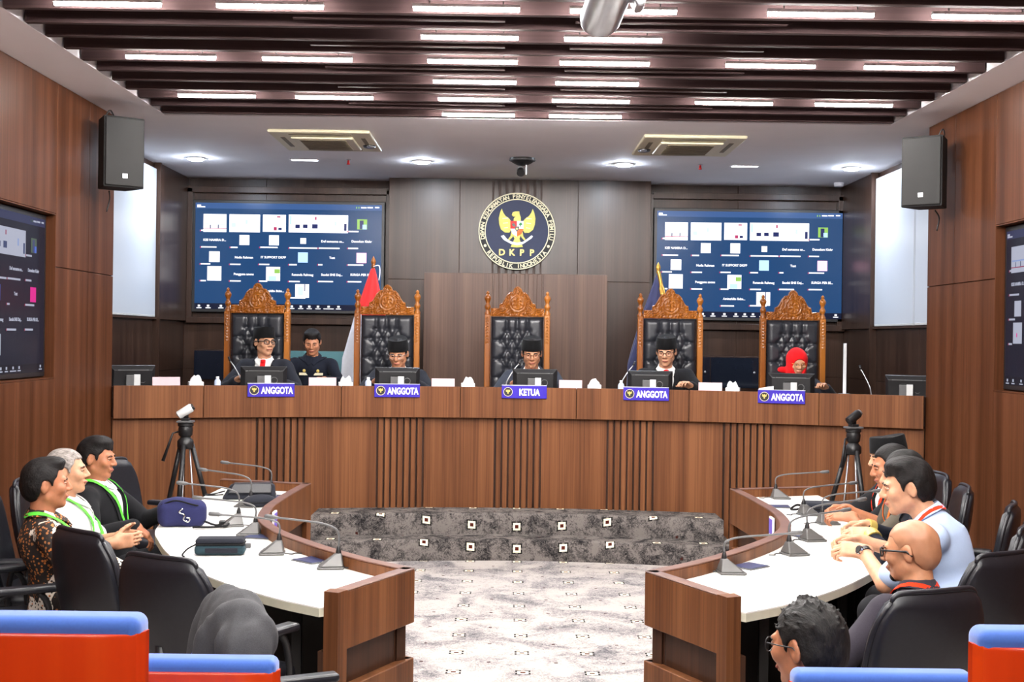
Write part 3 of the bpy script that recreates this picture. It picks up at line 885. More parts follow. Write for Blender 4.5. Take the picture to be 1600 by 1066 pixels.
# ================================================================ ROUND EMBLEM
em = thing('round_emblem', 'round navy emblem with gold eagle and lettering on the back wall', 'emblem', (.125, YBUMP - .045, 3.05))
ER = .43
MB().lathe([(ER, 0), (ER, .035)], n=72, mat=Matrix.Rotation(-PI / 2, 4, 'X') @ Matrix.Translation((0, 0, -.005))).build('disc', 'emblem_black', em)
def ring(r0, r1, y0, y1, n=72):
    mb = MB()
    rows = []
    for i in range(n):
        a = 2 * PI * i / n; c, s = math.cos(a), math.sin(a)
        rows.append([(r0 * c, y1, r0 * s), (r0 * c, y0, r0 * s), (r1 * c, y0, r1 * s), (r1 * c, y1, r1 * s)])
    return mb.grid(rows, closeu=True)
def circ(r, n=60): return [(r * math.cos(2 * PI * i / n), r * math.sin(2 * PI * i / n)) for i in range(n)]
EF = -.032
ring(ER * .975, ER, EF - .008, EF + .02).build('outer_rim', 'emblem_cream', em)
MB().plate(circ(ER * .825), EF - .003, EF + .02).build('inner_field', 'emblem_navy', em)
ring(ER * .815, ER * .84, EF - .008, EF + .01).build('inner_rim', 'emblem_cream', em)
EP = lambda pts: [((x - 568) / 455 * ER, (552 - y) / 455 * ER) for x, y in pts]
def flip(pts): return [(1136 - x, y) for x, y in reversed(pts)]
def ccw(p):
    a = sum(p[i][0] * p[(i + 1) % len(p)][1] - p[(i + 1) % len(p)][0] * p[i][1] for i in range(len(p)))
    return p if a > 0 else p[::-1]
def ring_text(s, a0, a1, r, size, inward=False):
    lett = MB()
    n = len(s)
    for i, ch in enumerate(s):
        if ch == ' ':
            lett.build('ring_word', 'emblem_cream', em); lett = MB(); continue
        a = R_(a0 + (a1 - a0) * i / (n - 1))
        rot = (a - PI / 2) if not inward else (a + PI / 2)
        m = Matrix.Translation((r * math.cos(a), EF - .006, r * math.sin(a))) @ Matrix.Rotation(-rot, 4, 'Y')
        lett.merge(text_mb(ch, size, .003, .0016), m @ Matrix.Translation((0, 0, -size * .35)))
    lett.build('ring_word', 'emblem_cream', em)
ring_text('DEWAN KEHORMATAN PENYELENGGARA PEMILU', 191, -11, ER * .907, .062)
ring_text('REPUBLIK INDONESIA', 218, 322, ER * .907, .062, True)
for a in (205, -25):
    MB().plate([(x + ER * .907 * math.cos(R_(a)), z + ER * .907 * math.sin(R_(a))) for x, z in circ(.016, 16)], EF - .008, EF).build('dot', 'emblem_cream', em)
dk = MB()
for i, ch in enumerate('DKPP'):
    dk.merge(text_mb(ch, .098, .004, .0022), Matrix.Translation(((-175 + i * 118) / 455 * ER, EF - .008, (552 - 838) / 455 * ER)))
dk.build('letters', 'gold', em)
wing = [(385, 285), (404, 335), (430, 372), (468, 398), (492, 425), (496, 545), (478, 572), (425, 570), (378, 533), (356, 472), (350, 400), (364, 335)]
for wg in (wing, flip(wing)):
    wo = MB().plate(ccw(EP(wg)), EF - .012, EF).build('wing', 'olive_gold', em, bevel=.003)
    sgn = 1 if wg is not wing else -1
    for k in range(3):
        yy = 400 + k * 56
        f = [(415 + 8 * k - 20, yy), (460, yy - 8), (460, yy + 4), (415 + 8 * k - 20, yy + 8)]
        if sgn > 0: f = flip(f)
        MB().plate(ccw(EP(f)), EF - .0135, EF - .012).build('feather', 'emblem_cream', wo)
MB().plate(ccw(EP([(503, 362), (515, 328), (545, 318), (592, 316), (597, 350), (612, 388), (612, 440), (525, 440), (528, 400), (546, 382), (520, 380)])), EF - .014, EF).build('head', 'olive_gold', em, bevel=.003)
MB().plate(ccw(EP([(515, 590), (540, 640), (520, 690), (495, 738), (568, 745), (642, 738), (618, 690), (598, 640), (622, 590)])), EF - .010, EF).build('tail', 'olive_gold', em, bevel=.002)
for s in (0, 1):
    lg = [(500, 560), (528, 585), (515, 625), (480, 660), (462, 650), (492, 610)]
    MB().plate(ccw(EP(flip(lg) if s else lg)), EF - .011, EF).build('leg', 'olive_gold', em, bevel=.002)
MB().plate(ccw(EP([(378, 612), (412, 598), (452, 645), (505, 676), (570, 688), (640, 676), (690, 640), (742, 598), (758, 612), (742, 634), (700, 664), (640, 704), (570, 718), (500, 704), (440, 672), (410, 655)])), EF - .015, EF - .002).build('ribbon', 'flag_white', em, bevel=.002)
qs = {'red': [(488, 432), (566, 432), (566, 525), (490, 525)], 'flag_white': [(566, 432), (645, 432), (645, 525), (566, 525)],
      'paper_white': [(490, 525), (566, 525), (568, 617), (515, 585)], 'orange': [(566, 525), (645, 525), (620, 585), (568, 617)]}
for mname, pl in qs.items():
    MB().plate(ccw(EP(pl)), EF - .019, EF - .002).build('shield_quarter', mname, em)
MB().plate(ccw(EP([(505, 470), (525, 455), (545, 470), (552, 492), (520, 498)])), EF - .021, EF - .019).build('charge', 'black_plastic', em)
MB().plate(ccw(EP([(588, 475), (600, 452), (622, 452), (632, 475), (612, 485), (612, 500), (602, 500), (602, 486)])), EF - .021, EF - .019).build('charge', 'green_leaf', em)
MB().plate(ccw(EP([(545, 498), (592, 498), (594, 530), (568, 560), (543, 530)])), EF - .0225, EF - .019).build('centre_shield', 'black_plastic', em)
star = [(568 + (18 if i % 2 == 0 else 7) * math.sin(i * PI / 5), 524 - (18 if i % 2 == 0 else 7) * math.cos(i * PI / 5)) for i in range(10)]
MB().plate(ccw(EP(star)), EF - .024, EF - .0225).build('star', 'gold', em)
# ================================================================ ORGANIC SURFACES (distance fields meshed as one skin)
class Field:
    def __init__(s, lo, hi, vox):
        s.lo = np.array(lo, np.float32); s.vox = vox
        s.n = np.maximum(4, np.ceil((np.array(hi) - s.lo) / vox).astype(int) + 1)
        s.d = np.full(s.n, 9.0, np.float32)
        s.ax = [s.lo[i] + np.arange(s.n[i], dtype=np.float32) * vox for i in range(3)]
    def _sub(s, lo, hi, pad):
        sl = []
        for i in range(3):
            a = int(max(0, math.floor((lo[i] - pad - s.lo[i]) / s.vox))); b = int(min(s.n[i], math.ceil((hi[i] + pad - s.lo[i]) / s.vox) + 1))
            if b <= a: return None, None
            sl.append(slice(a, b))
        X, Y, Z = np.meshgrid(s.ax[0][sl[0]], s.ax[1][sl[1]], s.ax[2][sl[2]], indexing='ij', sparse=True)
        return tuple(sl), (X, Y, Z)
    def _join(s, sl, b, k, sub=False):
        a = s.d[sl]
        if sub:
            b = -b
            if k > 0:
                h = np.maximum(k - np.abs(a - b), 0) / k
                s.d[sl] = np.maximum(a, b) + h * h * k * .25
            else: s.d[sl] = np.maximum(a, b)
        elif k > 0:
            h = np.maximum(k - np.abs(a - b), 0) / k
            s.d[sl] = np.minimum(a, b) - h * h * k * .25
        else: s.d[sl] = np.minimum(a, b)
    def cone(s, a, b, ra, rb=None, k=.015, sub=False):
        rb = ra if rb is None else rb
        a = np.array(a, np.float32); b = np.array(b, np.float32); r = max(ra, rb)
        sl, P = s._sub(np.minimum(a, b) - r, np.maximum(a, b) + r, k + 3 * s.vox)
        if sl is None: return s
        ba = b - a; L = float(ba @ ba) + 1e-12
        px, py, pz = P[0] - a[0], P[1] - a[1], P[2] - a[2]
        t = np.clip((px * ba[0] + py * ba[1] + pz * ba[2]) / L, 0, 1)
        d = np.sqrt((px - t * ba[0]) ** 2 + (py - t * ba[1]) ** 2 + (pz - t * ba[2]) ** 2) - (ra + (rb - ra) * t)
        s._join(sl, d, k, sub); return s
    def ell(s, c, r, R=None, k=.015, sub=False):
        c = np.array(c, np.float32); r = np.array(r, np.float32); m = float(r.max())
        ext = r if R is None else np.sqrt(((np.array(R) ** 2) * (r ** 2)).sum(1))
        sl, P = s._sub(c - ext, c + ext, k + 3 * s.vox)
        if sl is None: return s
        px, py, pz = P[0] - c[0], P[1] - c[1], P[2] - c[2]
        if R is not None:
            R = np.array(R, np.float32)
            px, py, pz = (R[0, 0] * px + R[1, 0] * py + R[2, 0] * pz, R[0, 1] * px + R[1, 1] * py + R[2, 1] * pz, R[0, 2] * px + R[1, 2] * py + R[2, 2] * pz)
        k0 = np.sqrt((px / r[0]) ** 2 + (py / r[1]) ** 2 + (pz / r[2]) ** 2)
        k1 = np.sqrt((px / r[0] ** 2) ** 2 + (py / r[1] ** 2) ** 2 + (pz / r[2] ** 2) ** 2) + 1e-9
        s._join(sl, k0 * (k0 - 1) / k1, k, sub); return s
    def box(s, c, h, R=None, rnd=.01, k=.01, sub=False):
        c = np.array(c, np.float32); h = np.array(h, np.float32)
        ext = h if R is None else (np.abs(np.array(R)) * h).sum(1)
        sl, P = s._sub(c - ext, c + ext, k + 3 * s.vox)
        if sl is None: return s
        px, py, pz = P[0] - c[0], P[1] - c[1], P[2] - c[2]
        if R is not None:
            R = np.array(R, np.float32)
            px, py, pz = (R[0, 0] * px + R[1, 0] * py + R[2, 0] * pz, R[0, 1] * px + R[1, 1] * py + R[2, 1] * pz, R[0, 2] * px + R[1, 2] * py + R[2, 2] * pz)
        qx, qy, qz = np.abs(px) - h[0] + rnd, np.abs(py) - h[1] + rnd, np.abs(pz) - h[2] + rnd
        d = np.sqrt(np.maximum(qx, 0) ** 2 + np.maximum(qy, 0) ** 2 + np.maximum(qz, 0) ** 2) + np.minimum(np.maximum(qx, np.maximum(qy, qz)), 0) - rnd
        s._join(sl, d, k, sub); return s
    def clip(s, fn, k=0.0):
        """keep only where fn(X,Y,Z) < 0"""
        X, Y, Z = np.meshgrid(*s.ax, indexing='ij', sparse=True)
        b = np.broadcast_to(fn(X, Y, Z), s.d.shape)
        if k > 0:
            h = np.maximum(k - np.abs(s.d - b), 0) / k
            s.d = (np.maximum(s.d, b) + h * h * k * .25).astype(np.float32)
        else: s.d = np.maximum(s.d, b).astype(np.float32)
        return s
    def folds(s, amp, f=38.0, seed=0.0, aniso=(1, 1, .55)):
        X, Y, Z = np.meshgrid(*s.ax, indexing='ij', sparse=True)
        x, y, z = X * f * aniso[0] + seed, Y * f * aniso[1] + seed * 1.7, Z * f * aniso[2] + seed * .6
        w = np.sin(x * .55 + 1.3 * np.sin(z * .6 + y * .3)) * np.sin(y * .5 + 1.1 * np.sin(x * .45 + z * .4)) + .6 * np.sin(z * .9 + 1.5 * np.sin(x * .5 - y * .4))
        s.d += (amp * w).astype(np.float32); return s
    def at(s, p):
        g = np.clip((np.array(p) - s.lo) / s.vox, 0, s.n - 1.001); i = g.astype(int); f = g - i
        r = 0
        for c in range(8):
            o = [(c >> b) & 1 for b in range(3)]
            wt = np.prod([f[b] if o[b] else 1 - f[b] for b in range(3)])
            r += wt * s.d[i[0] + o[0], i[1] + o[1], i[2] + o[2]]
        return r
    def snap(s, p, off=0.004, it=6):
        p = np.array(p, float); e = s.vox
        for _ in range(it):
            g = np.array([s.at(p + np.eye(3)[i] * e) - s.at(p - np.eye(3)[i] * e) for i in range(3)])
            L = np.linalg.norm(g)
            if L < 1e-6: break
            p = p - g / L * (s.at(p) - off) * .9
        return p
    def mesh(s, name, mats, parent=None, color_fn=None):
        d = s.d; sg = d < 0
        c = np.zeros(np.array(d.shape) - 1, np.int8)
        for o in np.ndindex(2, 2, 2): c += sg[o[0]:o[0] + c.shape[0], o[1]:o[1] + c.shape[1], o[2]:o[2] + c.shape[2]]
        mask = (c > 0) & (c < 8)
        ci = np.argwhere(mask)
        idx = np.full(mask.shape, -1, np.int32); idx[mask] = np.arange(len(ci))
        acc = np.zeros((len(ci), 3), np.float32); num = np.zeros(len(ci), np.float32)
        for o in np.ndindex(2, 2, 2):
            for a in range(3):
                if o[a]: continue
                o2 = list(o); o2[a] = 1
                d1 = d[ci[:, 0] + o[0], ci[:, 1] + o[1], ci[:, 2] + o[2]]; d2 = d[ci[:, 0] + o2[0], ci[:, 1] + o2[1], ci[:, 2] + o2[2]]
                x = (d1 < 0) != (d2 < 0)
                t = np.where(x, d1 / np.where(x, d1 - d2, 1), 0)
                p = np.repeat(np.array([o], np.float32), len(ci), 0); p[:, a] += t
                acc += p * x[:, None]; num += x
        V = s.lo + (ci + acc / num[:, None]) * s.vox
        Q = []
        for a in range(3):
            b, cc = (a + 1) % 3, (a + 2) % 3
            s0 = [slice(None)] * 3; s1 = [slice(None)] * 3; s0[a] = slice(0, -1); s1[a] = slice(1, None)
            df = sg[tuple(s0)] != sg[tuple(s1)]
            e = np.argwhere(df)
            ok = (e[:, b] > 0) & (e[:, cc] > 0) & (e[:, b] < d.shape[b] - 1) & (e[:, cc] < d.shape[cc] - 1)
            e = e[ok]
            if not len(e): continue
            fl = sg[e[:, 0], e[:, 1], e[:, 2]]
            q = []
            for (ob, oc) in ((-1, -1), (0, -1), (0, 0), (-1, 0)):
                k = e.copy(); k[:, b] += ob; k[:, cc] += oc
                q.append(idx[k[:, 0], k[:, 1], k[:, 2]])
            q = np.stack(q, 1)
            q[~fl] = q[~fl][:, ::-1]
            Q.append(q)
        Q = np.concatenate(Q).astype(np.int32)
        me = bpy.data.meshes.new(name)
        me.vertices.add(len(V)); me.vertices.foreach_set('co', V.astype(np.float32).ravel())
        me.loops.add(Q.size); me.loops.foreach_set('vertex_index', Q.ravel())
        me.polygons.add(len(Q)); me.polygons.foreach_set('loop_start', np.arange(0, Q.size, 4, dtype=np.int32))
        me.polygons.foreach_set('use_smooth', np.ones(len(Q), bool))
        if not isinstance(mats, (list, tuple)): mats = [mats]
        for m in mats: me.materials.append(M[m] if isinstance(m, str) else m)
        if color_fn is not None:
            cen = V[Q].mean(1)
            me.polygons.foreach_set('material_index', color_fn(cen).astype(np.int32))
        me.update(calc_edges=True); me.validate()
        o = bpy.data.objects.new(name, me); COL.objects.link(o)
        if parent is not None: o.parent = parent
        return o

# ---------------------------------------------------------------- people materials
def skin(name, col):
    m, nt, b = new_mat(name)
    v = coords(nt)
    n = noise(nt, v, 35, 4); n2 = noise(nt, v, 300, 2)
    col = tuple(c * .82 for c in col[:3]) + (1,)
    a = tuple(c * .86 for c in col[:3]) + (1,); d = (min(1, col[0] * 1.1), col[1] * 1.06, col[2] * 1.04, 1)
    nt.links.new(ramp(nt, n, [(.3, a), (.7, d)]), b.inputs['Base Color'])
    b.inputs['Roughness'].default_value = .48
    b.inputs['Subsurface Weight'].default_value = .08
    b.inputs['Subsurface Radius'].default_value = (.012, .005, .003)
    b.inputs['Specular IOR Level'].default_value = .4
    bump(nt, b, n2, .08, .002); M[name] = m
skin('skin_a', rgb(206, 146, 110)); skin('skin_b', rgb(190, 126, 92)); skin('skin_c', rgb(216, 162, 128)); skin('skin_d', rgb(200, 138, 104))
def hairm(name, c0, c1):
    m, nt, b = new_mat(name)
    v = coords(nt, (1, .25, .35)); n = noise(nt, v, 140, 3, .6)
    nt.links.new(ramp(nt, n, [(.3, c0), (.7, c1)]), b.inputs['Base Color'])
    b.inputs['Roughness'].default_value = .6; b.inputs['Specular IOR Level'].default_value = .25; bump(nt, b, n, .6, .006); M[name] = m
hairm('hair_black', rgb(6, 5, 5), rgb(26, 21, 20)); hairm('hair_grey', rgb(96, 88, 84), rgb(176, 168, 162)); hairm('hair_salt', rgb(7, 6, 6), rgb(34, 31, 29))
plain('hair_stub', rgb(168, 117, 87), .42, var=.08, nscale=25)
plain('eye_white', rgb(226, 220, 212), .25, var=.02); plain('eye_dark', rgb(24, 14, 10), .2); plain('lips', rgb(160, 86, 74), .45, var=.05)
def cloth(name, col, var=.1, rough=.85, nscale=260, bmp=.12):
    plain(name, col, rough, var=var, nscale=nscale, bmp=bmp, sheen=.04, spec=.18)
cloth('suit_black', rgb(21, 21, 24)); cloth('suit_grey', rgb(46, 50, 60)); cloth('suit_char', rgb(30, 32, 40)); cloth('shirt_white', rgb(214, 214, 212), .02)
cloth('shirt_blue', rgb(172, 190, 220), .03); cloth('shirt_dark', rgb(50, 46, 54)); cloth('tee_olive', rgb(84, 78, 68)); cloth('uniform_navy', rgb(17, 21, 33))
cloth('trousers', rgb(26, 26, 30)); cloth('hijab_red', rgb(214, 20, 26), .06); cloth('velvet', rgb(10, 10, 12), .3); cloth('jacket_grey', rgb(68, 68, 70), .16)
cloth('lan_green', rgb(92, 214, 64), .05); cloth('lan_red', rgb(222, 56, 22), .05); cloth('lan_orange', rgb(236, 110, 40), .05); cloth('tie_red', rgb(214, 26, 30), .08)
def batik():
    m, nt, b = new_mat('batik')
    v = coords(nt)
    vo = nt.nodes.new('ShaderNodeTexVoronoi'); vo.inputs['Scale'].default_value = 58; nt.links.new(v, vo.inputs['Vector'])
    vo2 = nt.nodes.new('ShaderNodeTexVoronoi'); vo2.inputs['Scale'].default_value = 70; nt.links.new(v, vo2.inputs['Vector'])
    c = mixc(nt, mathn(nt, 'LESS_THAN', vo.outputs['Distance'], .36), rgb(34, 24, 20), ramp(nt, noise(nt, v, 18, 2), [(.4, rgb(206, 120, 50)), (.6, rgb(160, 104, 62))]))
    big = mathn(nt, 'GREATER_THAN', noise(nt, v, 5.5, 2, .5), .57)
    wp = mathn(nt, 'MULTIPLY', big, mathn(nt, 'GREATER_THAN', vo2.outputs['Distance'], .38))
    c = mixc(nt, wp, c, rgb(226, 214, 200))
    nt.links.new(c, b.inputs['Base Color']); b.inputs['Roughness'].default_value = .8; M['batik'] = m
batik()

def rotx(a): c, s = math.cos(a), math.sin(a); return np.array([[1, 0, 0], [0, c, -s], [0, s, c]])
def roty(a): c, s = math.cos(a), math.sin(a); return np.array([[c, 0, s], [0, 1, 0], [-s, 0, c]])
def rotzm(a): c, s = math.cos(a), math.sin(a); return np.array([[c, -s, 0], [s, c, 0], [0, 0, 1]])
A_ = np.array
def unit(v): v = np.array(v, float); return v / (np.linalg.norm(v) + 1e-9)

def head_field(Fd, T, S=1.0, nose=1.0, jaw=1.0, ear=True):
    """add a head; T(p) maps head space to field space, S scale"""
    Rm, c = T
    P = lambda p: c + Rm @ (A_(p) * S)
    E = lambda p, r, k=.02, sub=False: Fd.ell(P(p), A_(r) * S, Rm, k, sub)
    C = lambda a, b, ra, rb, k=.015, sub=False: Fd.cone(P(a), P(b), ra * S, rb * S, k, sub)
    E((0, -.014, .030), (.076, .096, .087))
    E((0, .030, -.032), (.060 * jaw, .060, .078), .035)
    E((0, .066, -.096), (.020, .017, .014), .022)
    for s in (-1, 1):
        C((s * .054 * jaw, .0, -.056), (s * .012, .062, -.096), .016, .012, .028)
        E((s * .042, .066, -.020), (.024, .020, .024), .02)
    C((-.038, .080, .022), (.038, .080, .022), .011, .011, .014)
    for s in (-1, 1): E((s * .032, .101, .003), (.019, .017, .013), .012, True)
    C((0, .090, .014), (0, .104 + .005 * nose, -.025), .0085, .0130, .012)
    for s in (-1, 1): E((s * .0140, .097, -.030), (.0100, .011, .0085), .006)
    E((0, .087, -.057), (.027, .012, .0068), .008); E((0, .085, -.070), (.023, .012, .0078), .008)
    E((0, .104, -.0635), (.020, .012, .0016), .003, True)
    if ear:
        for s in (-1, 1):
            Re = Rm @ rotzm(s * .35) @ rotx(-.15)
            Fd.ell(P((s * .080, -.012, -.003)), A_((.009, .021, .034)) * S, Re, .008)
            Fd.ell(P((s * .093, -.004, .002)), A_((.011, .012, .021)) * S, Re, .004, True)

def ik(sh, wr, l1, l2, pole):
    sh, wr = A_(sh, float), A_(wr, float)
    d = wr - sh; L = np.linalg.norm(d)
    if L > (l1 + l2) * .995: wr = sh + d / L * (l1 + l2) * .995; d = wr - sh; L = np.linalg.norm(d)
    a = (l1 * l1 - l2 * l2 + L * L) / (2 * L); h = math.sqrt(max(l1 * l1 - a * a, 1e-6))
    u = d / L; p = A_(pole, float) - u * (A_(pole, float) @ u); p = p / (np.linalg.norm(p) + 1e-9)
    return sh + u * a + p * h, wr

def hand_field(Fd, wr, fdir, pn, side, curl=.35, S=1.0):
    """palm plus five jointed fingers. fdir: fingers, pn: palm normal (out of the palm), side: +1 right hand"""
    f = unit(fdir); n = unit(A_(pn) - f * (A_(pn) @ f)); t = np.cross(f, n) * side   # t points to the thumb side
    R3 = np.stack([t, f, n], 1)
    wr = A_(wr)
    Fd.cone(wr - f * .02 * S, wr + f * .02 * S, .026 * S, .026 * S, .02)
    Fd.box(wr + f * .052 * S, A_((.040, .046, .0145)) * S, R3, .013 * S, .018)
    lens = [(.042, .026, .022), (.047, .030, .023), (.043, .028, .022), (.034, .021, .019)]
    for i, (off, (l1, l2, l3)) in enumerate(zip((.028, .0095, -.0095, -.028), lens)):
        p = wr + (f * (.092 - .004 * abs(i - 1)) + t * off) * S
        ang = curl * .8; r = .0088 - .0006 * i
        for j, l in enumerate((l1, l2, l3)):
            dv = f * math.cos(ang) + n * math.sin(ang)
            q = p + dv * l * S
            Fd.cone(p, q, r * S, (r - .0008) * S, .003); p = q; ang += curl * 1.5
    p = wr + (f * .022 + t * .032 + n * .006) * S
    for l, r, a in ((.038, .0125, .75), (.030, .0105, .55), (.024, .009, .35)):
        dv = unit(f * math.cos(a) + t * math.sin(a) * .9 + n * .35)
        q = p + dv * l * S; Fd.cone(p, q, r * S, (r - .001) * S, .006); p = q

def ribbon_on(Fd, pts, w, name, mat, parent, off=.005, th=.004):
    P = [Vector(Fd.snap(p, off)) for p in pts]
    P = spline(P, 3)
    P = [Vector(Fd.snap(p, off, 3)) for p in P]
    e = Fd.vox; vs = []; fs = []
    for i, p in enumerate(P):
        g = Vector([Fd.at(A_(p) + np.eye(3)[j] * e) - Fd.at(A_(p) - np.eye(3)[j] * e) for j in range(3)])
        g = g.normalized() if g.length > 1e-6 else Vector((0, 1, 0))
        t = (P[min(i + 1, len(P) - 1)] - P[max(i - 1, 0)]).normalized()
        s = t.cross(g).normalized() * (w / 2)
        vs += [p - s, p + s, p + s + g * th, p - s + g * th]
    mb = MB()
    for i in range(len(P) - 1):
        for k in range(4): fs.append((4 * i + k, 4 * i + (k + 1) % 4, 4 * i + 4 + (k + 1) % 4, 4 * i + 4 + k))
    fs += [(3, 2, 1, 0), tuple(4 * (len(P) - 1) + k for k in range(4))]
    mb.add(vs, fs)
    return mb.build(name, mat, parent, smooth=True, angle=60), P

def person(label, head, yaw, lean=8, head_yaw=0, head_pitch=0, head_roll=0, S=1.0, vox=.0065, skinm='skin_a', top='suit_black', style='suit', sleeve='long',
           wr=None, hand=None, curl=.4, hair='short', hairmat='hair_black', fat=0.0, floor=0.0, legs=True, glasses=None, lanyard=None, tie=False, hat=None,
           neck_fwd=12, seed=1.0, group=None, shoulder=.185, extra=None, beard=False, shirt='shirt_white', knees=None, poles=None):
    hd = A_(head, float)
    la = R_(lean); up = A_((0, math.sin(la), math.cos(la))); na = R_(lean + neck_fwd)
    neck = up * .505 * S; hc = neck + A_((0, math.sin(na), math.cos(na))) * .148 * S
    Rz = rotzm(yaw)
    root = hd - Rz @ hc
    t = thing('person', label, 'person', tuple(root), yaw, group)
    Rt = rotx(-la)                       # torso frame
    Tp = lambda p: Rt @ (A_(p) * S)
    Rh = rotzm(R_(head_yaw)) @ rotx(-R_(head_pitch)) @ roty(R_(head_roll))
    loc = lambda p: Rz.T @ (A_(p, float) - root)
    shl = {s: Tp((s * shoulder, 0, .425)) for s in (-1, 1)}
    W = {}; EL = {}
    for s in (-1, 1):
        tgt = loc(wr[s]) if (wr and s in wr) else Tp((s * .16, .28, .02))
        pol = poles[s] if poles and s in poles else (s * .9, -.25, -.8)
        EL[s], W[s] = ik(shl[s], tgt, .285 * S, .25 * S, pol)
    hips = {s: A_((s * .09, 0, -.01)) * S for s in (-1, 1)}
    kn = {s: (A_((s * .14, .41, .05)) * S if not knees else loc(knees[s])) for s in (-1, 1)}
    fz = floor - root[2]
    an = {s: A_((s * .13, .42, fz + .09)) for s in (-1, 1)}
    # ---- the body: one continuous skin
    pts = [hc + A_((.13, .15, .16)), hc - A_((.13, .15, .16)), A_((.24, .16, 0)), A_((-.24, -.16, -.16))]
    for s in (-1, 1): pts += [W[s] + .20, W[s] - .20, EL[s] + .07, EL[s] - .07]
    if legs:
        for s in (-1, 1): pts += [kn[s] + .1, kn[s] - .1, an[s] + A_((.1, .2, .1)), an[s] - .1]
    lo = np.min(pts, 0) - .03; hi = np.max(pts, 0) + .03
    B = Field(lo, hi, vox)
    head_field(B, (Rh, hc), S)
    B.cone(hc + Rh @ (A_((0, -.022, -.045)) * S), neck + up * -.03 * S, .053 * S, .060 * S, .03)
    B.ell(Tp((0, 0, .33)), A_((.150, .095, .15)) * S, Rt, .04); B.ell(Tp((0, .01, .12)), A_((.135, .095 + fat * .5, .16)) * S, Rt, .05)
    B.ell(Tp((0, 0, 0)), A_((.145, .10, .10)) * S, Rt, .05); B.cone(shl[-1], shl[1], .042 * S, None, .04)
    for s in (-1, 1):
        B.cone(shl[s], EL[s], .046 * S, .038 * S, .03)
        B.cone(EL[s], W[s], .038 * S, .027 * S, .012)
        fd, pn = (hand[s] if hand and s in hand else (W[s] - EL[s], A_((0, 0, -1.))))
        if hand and s in hand: fd, pn = Rz.T @ A_(fd, float), Rz.T @ A_(pn, float)
        hand_field(B, W[s], fd, pn, s, curl, S)
        if legs:
            B.cone(hips[s], kn[s], .065 * S, .048 * S, .03); B.cone(kn[s], an[s], .046 * S, .034 * S, .01)
            B.cone(an[s], an[s] + A_((0, .13, -.05)), .034, .03, .01)
    body = B.mesh('body', skinm, t)
    HP = lambda p: hc + Rh @ (A_(p) * S)
    # ---- clothes
    f = .012
    pts = [A_((.30, .22, .56)) * S, A_((-.30, -.20, -.16)) * S, Tp((.27, .2, .52)), Tp((-.27, -.2, .52))]
    for s in (-1, 1): pts += [W[s] + .06, W[s] - .06, EL[s] + .09, EL[s] - .09]
    cv = max(.0085, vox)
    def garment(off, long, vneck=None, amp=.003, arms=True, hem=-.14):
        G = Field(np.min(pts, 0) - .03, np.max(pts, 0) + .03, cv)
        G.ell(Tp((0, .003, .33)), A_((.165 + off, .112 + off, .165 + off)) * S, Rt, .04)
        G.ell(Tp((0, .015 + fat * .5, .12)), A_((.150 + off + fat, .108 + off + fat, .17 + off)) * S, Rt, .05)
        G.ell(Tp((0, 0, -.01)), A_((.165 + off + fat * .5, .12 + off + fat * .4, .12 + off)) * S, Rt, .05)
        G.cone(shl[-1] + Tp((.02, 0, .01)), shl[1] + Tp((-.02, 0, .01)), (.052 + off) * S, None, .05)
        G.cone(neck + up * .0, neck - up * .10 * S, (.055 + off) * S, (.11 + off) * S, .06)
        if arms:
            for s in (-1, 1):
                e = EL[s] if long else shl[s] + (EL[s] - shl[s]) * .80
                G.cone(shl[s], e, (.058 + off) * S, (.046 + off) * S if long else (.056 + off) * S, .035)
                if long: G.cone(EL[s], EL[s] + (W[s] - EL[s]) * .93, (.046 + off) * S, (.034 + off) * S, .012)
        if amp: G.folds(amp, seed=seed)
        # neck opening
        G.cone(neck + up * .0, neck + up * .2 * S + A_((0, .05, 0)), (.052 + (off if off < .01 else .012)) * S, .10 * S, .004, True)
        if vneck is not None:
            z0, sl_ = vneck
            c = math.cos(math.atan(sl_)); 
            def cut(X, Y, Z):
                y = Rt[1, 1] * Y + Rt[2, 1] * Z; z = Rt[1, 2] * Y + Rt[2, 2] * Z
                return -np.maximum((np.abs(X) - sl_ * (z - z0 * S)) * c, -(y - .02))
            G.clip(cut)
        if not long:
            pass
        return G
    long = sleeve == 'long'
    if style == 'suit':
        Gs = garment(.0, False, None, .0, arms=False); Gs.mesh('shirt', shirt, t)
        G = garment(.012, True, (.13, .235), .0040); jk = G.mesh('jacket', top, t)
        # lapels follow the opening
        for s in (-1, 1):
            ribbon_on(G, [Tp((s * .070, -.03, .51)), Tp((s * .085, .05, .475)), Tp((s * .082, .12, .40)), Tp((s * .060, .14, .28)), Tp((s * .028, .15, .16))], .042 * S, 'lapel', top, jk, .002, .006)
        # shirt collar
        for s in (-1, 1):
            ribbon_on(Gs, [Tp((s * .01, .085, .44)), Tp((s * .045, .07, .475)), Tp((s * .065, .02, .50)), Tp((s * .05, -.04, .52)), Tp((0, -.065, .525))], .034 * S, 'collar', shirt, t, .004, .005)
        if sleeve == 'long':
            for s in (-1, 1):
                u_ = unit(W[s] - EL[s])
                MB().tube([W[s] - u_ * .035, W[s] - u_ * .004], [.036 * S, .034 * S], 16).build('cuff', shirt, t, smooth=True, angle=50)
    else:
        G = garment(.004, long, None, .0048)
        if style == 'open': pass
        tm = G.mesh('shirt', top, t)
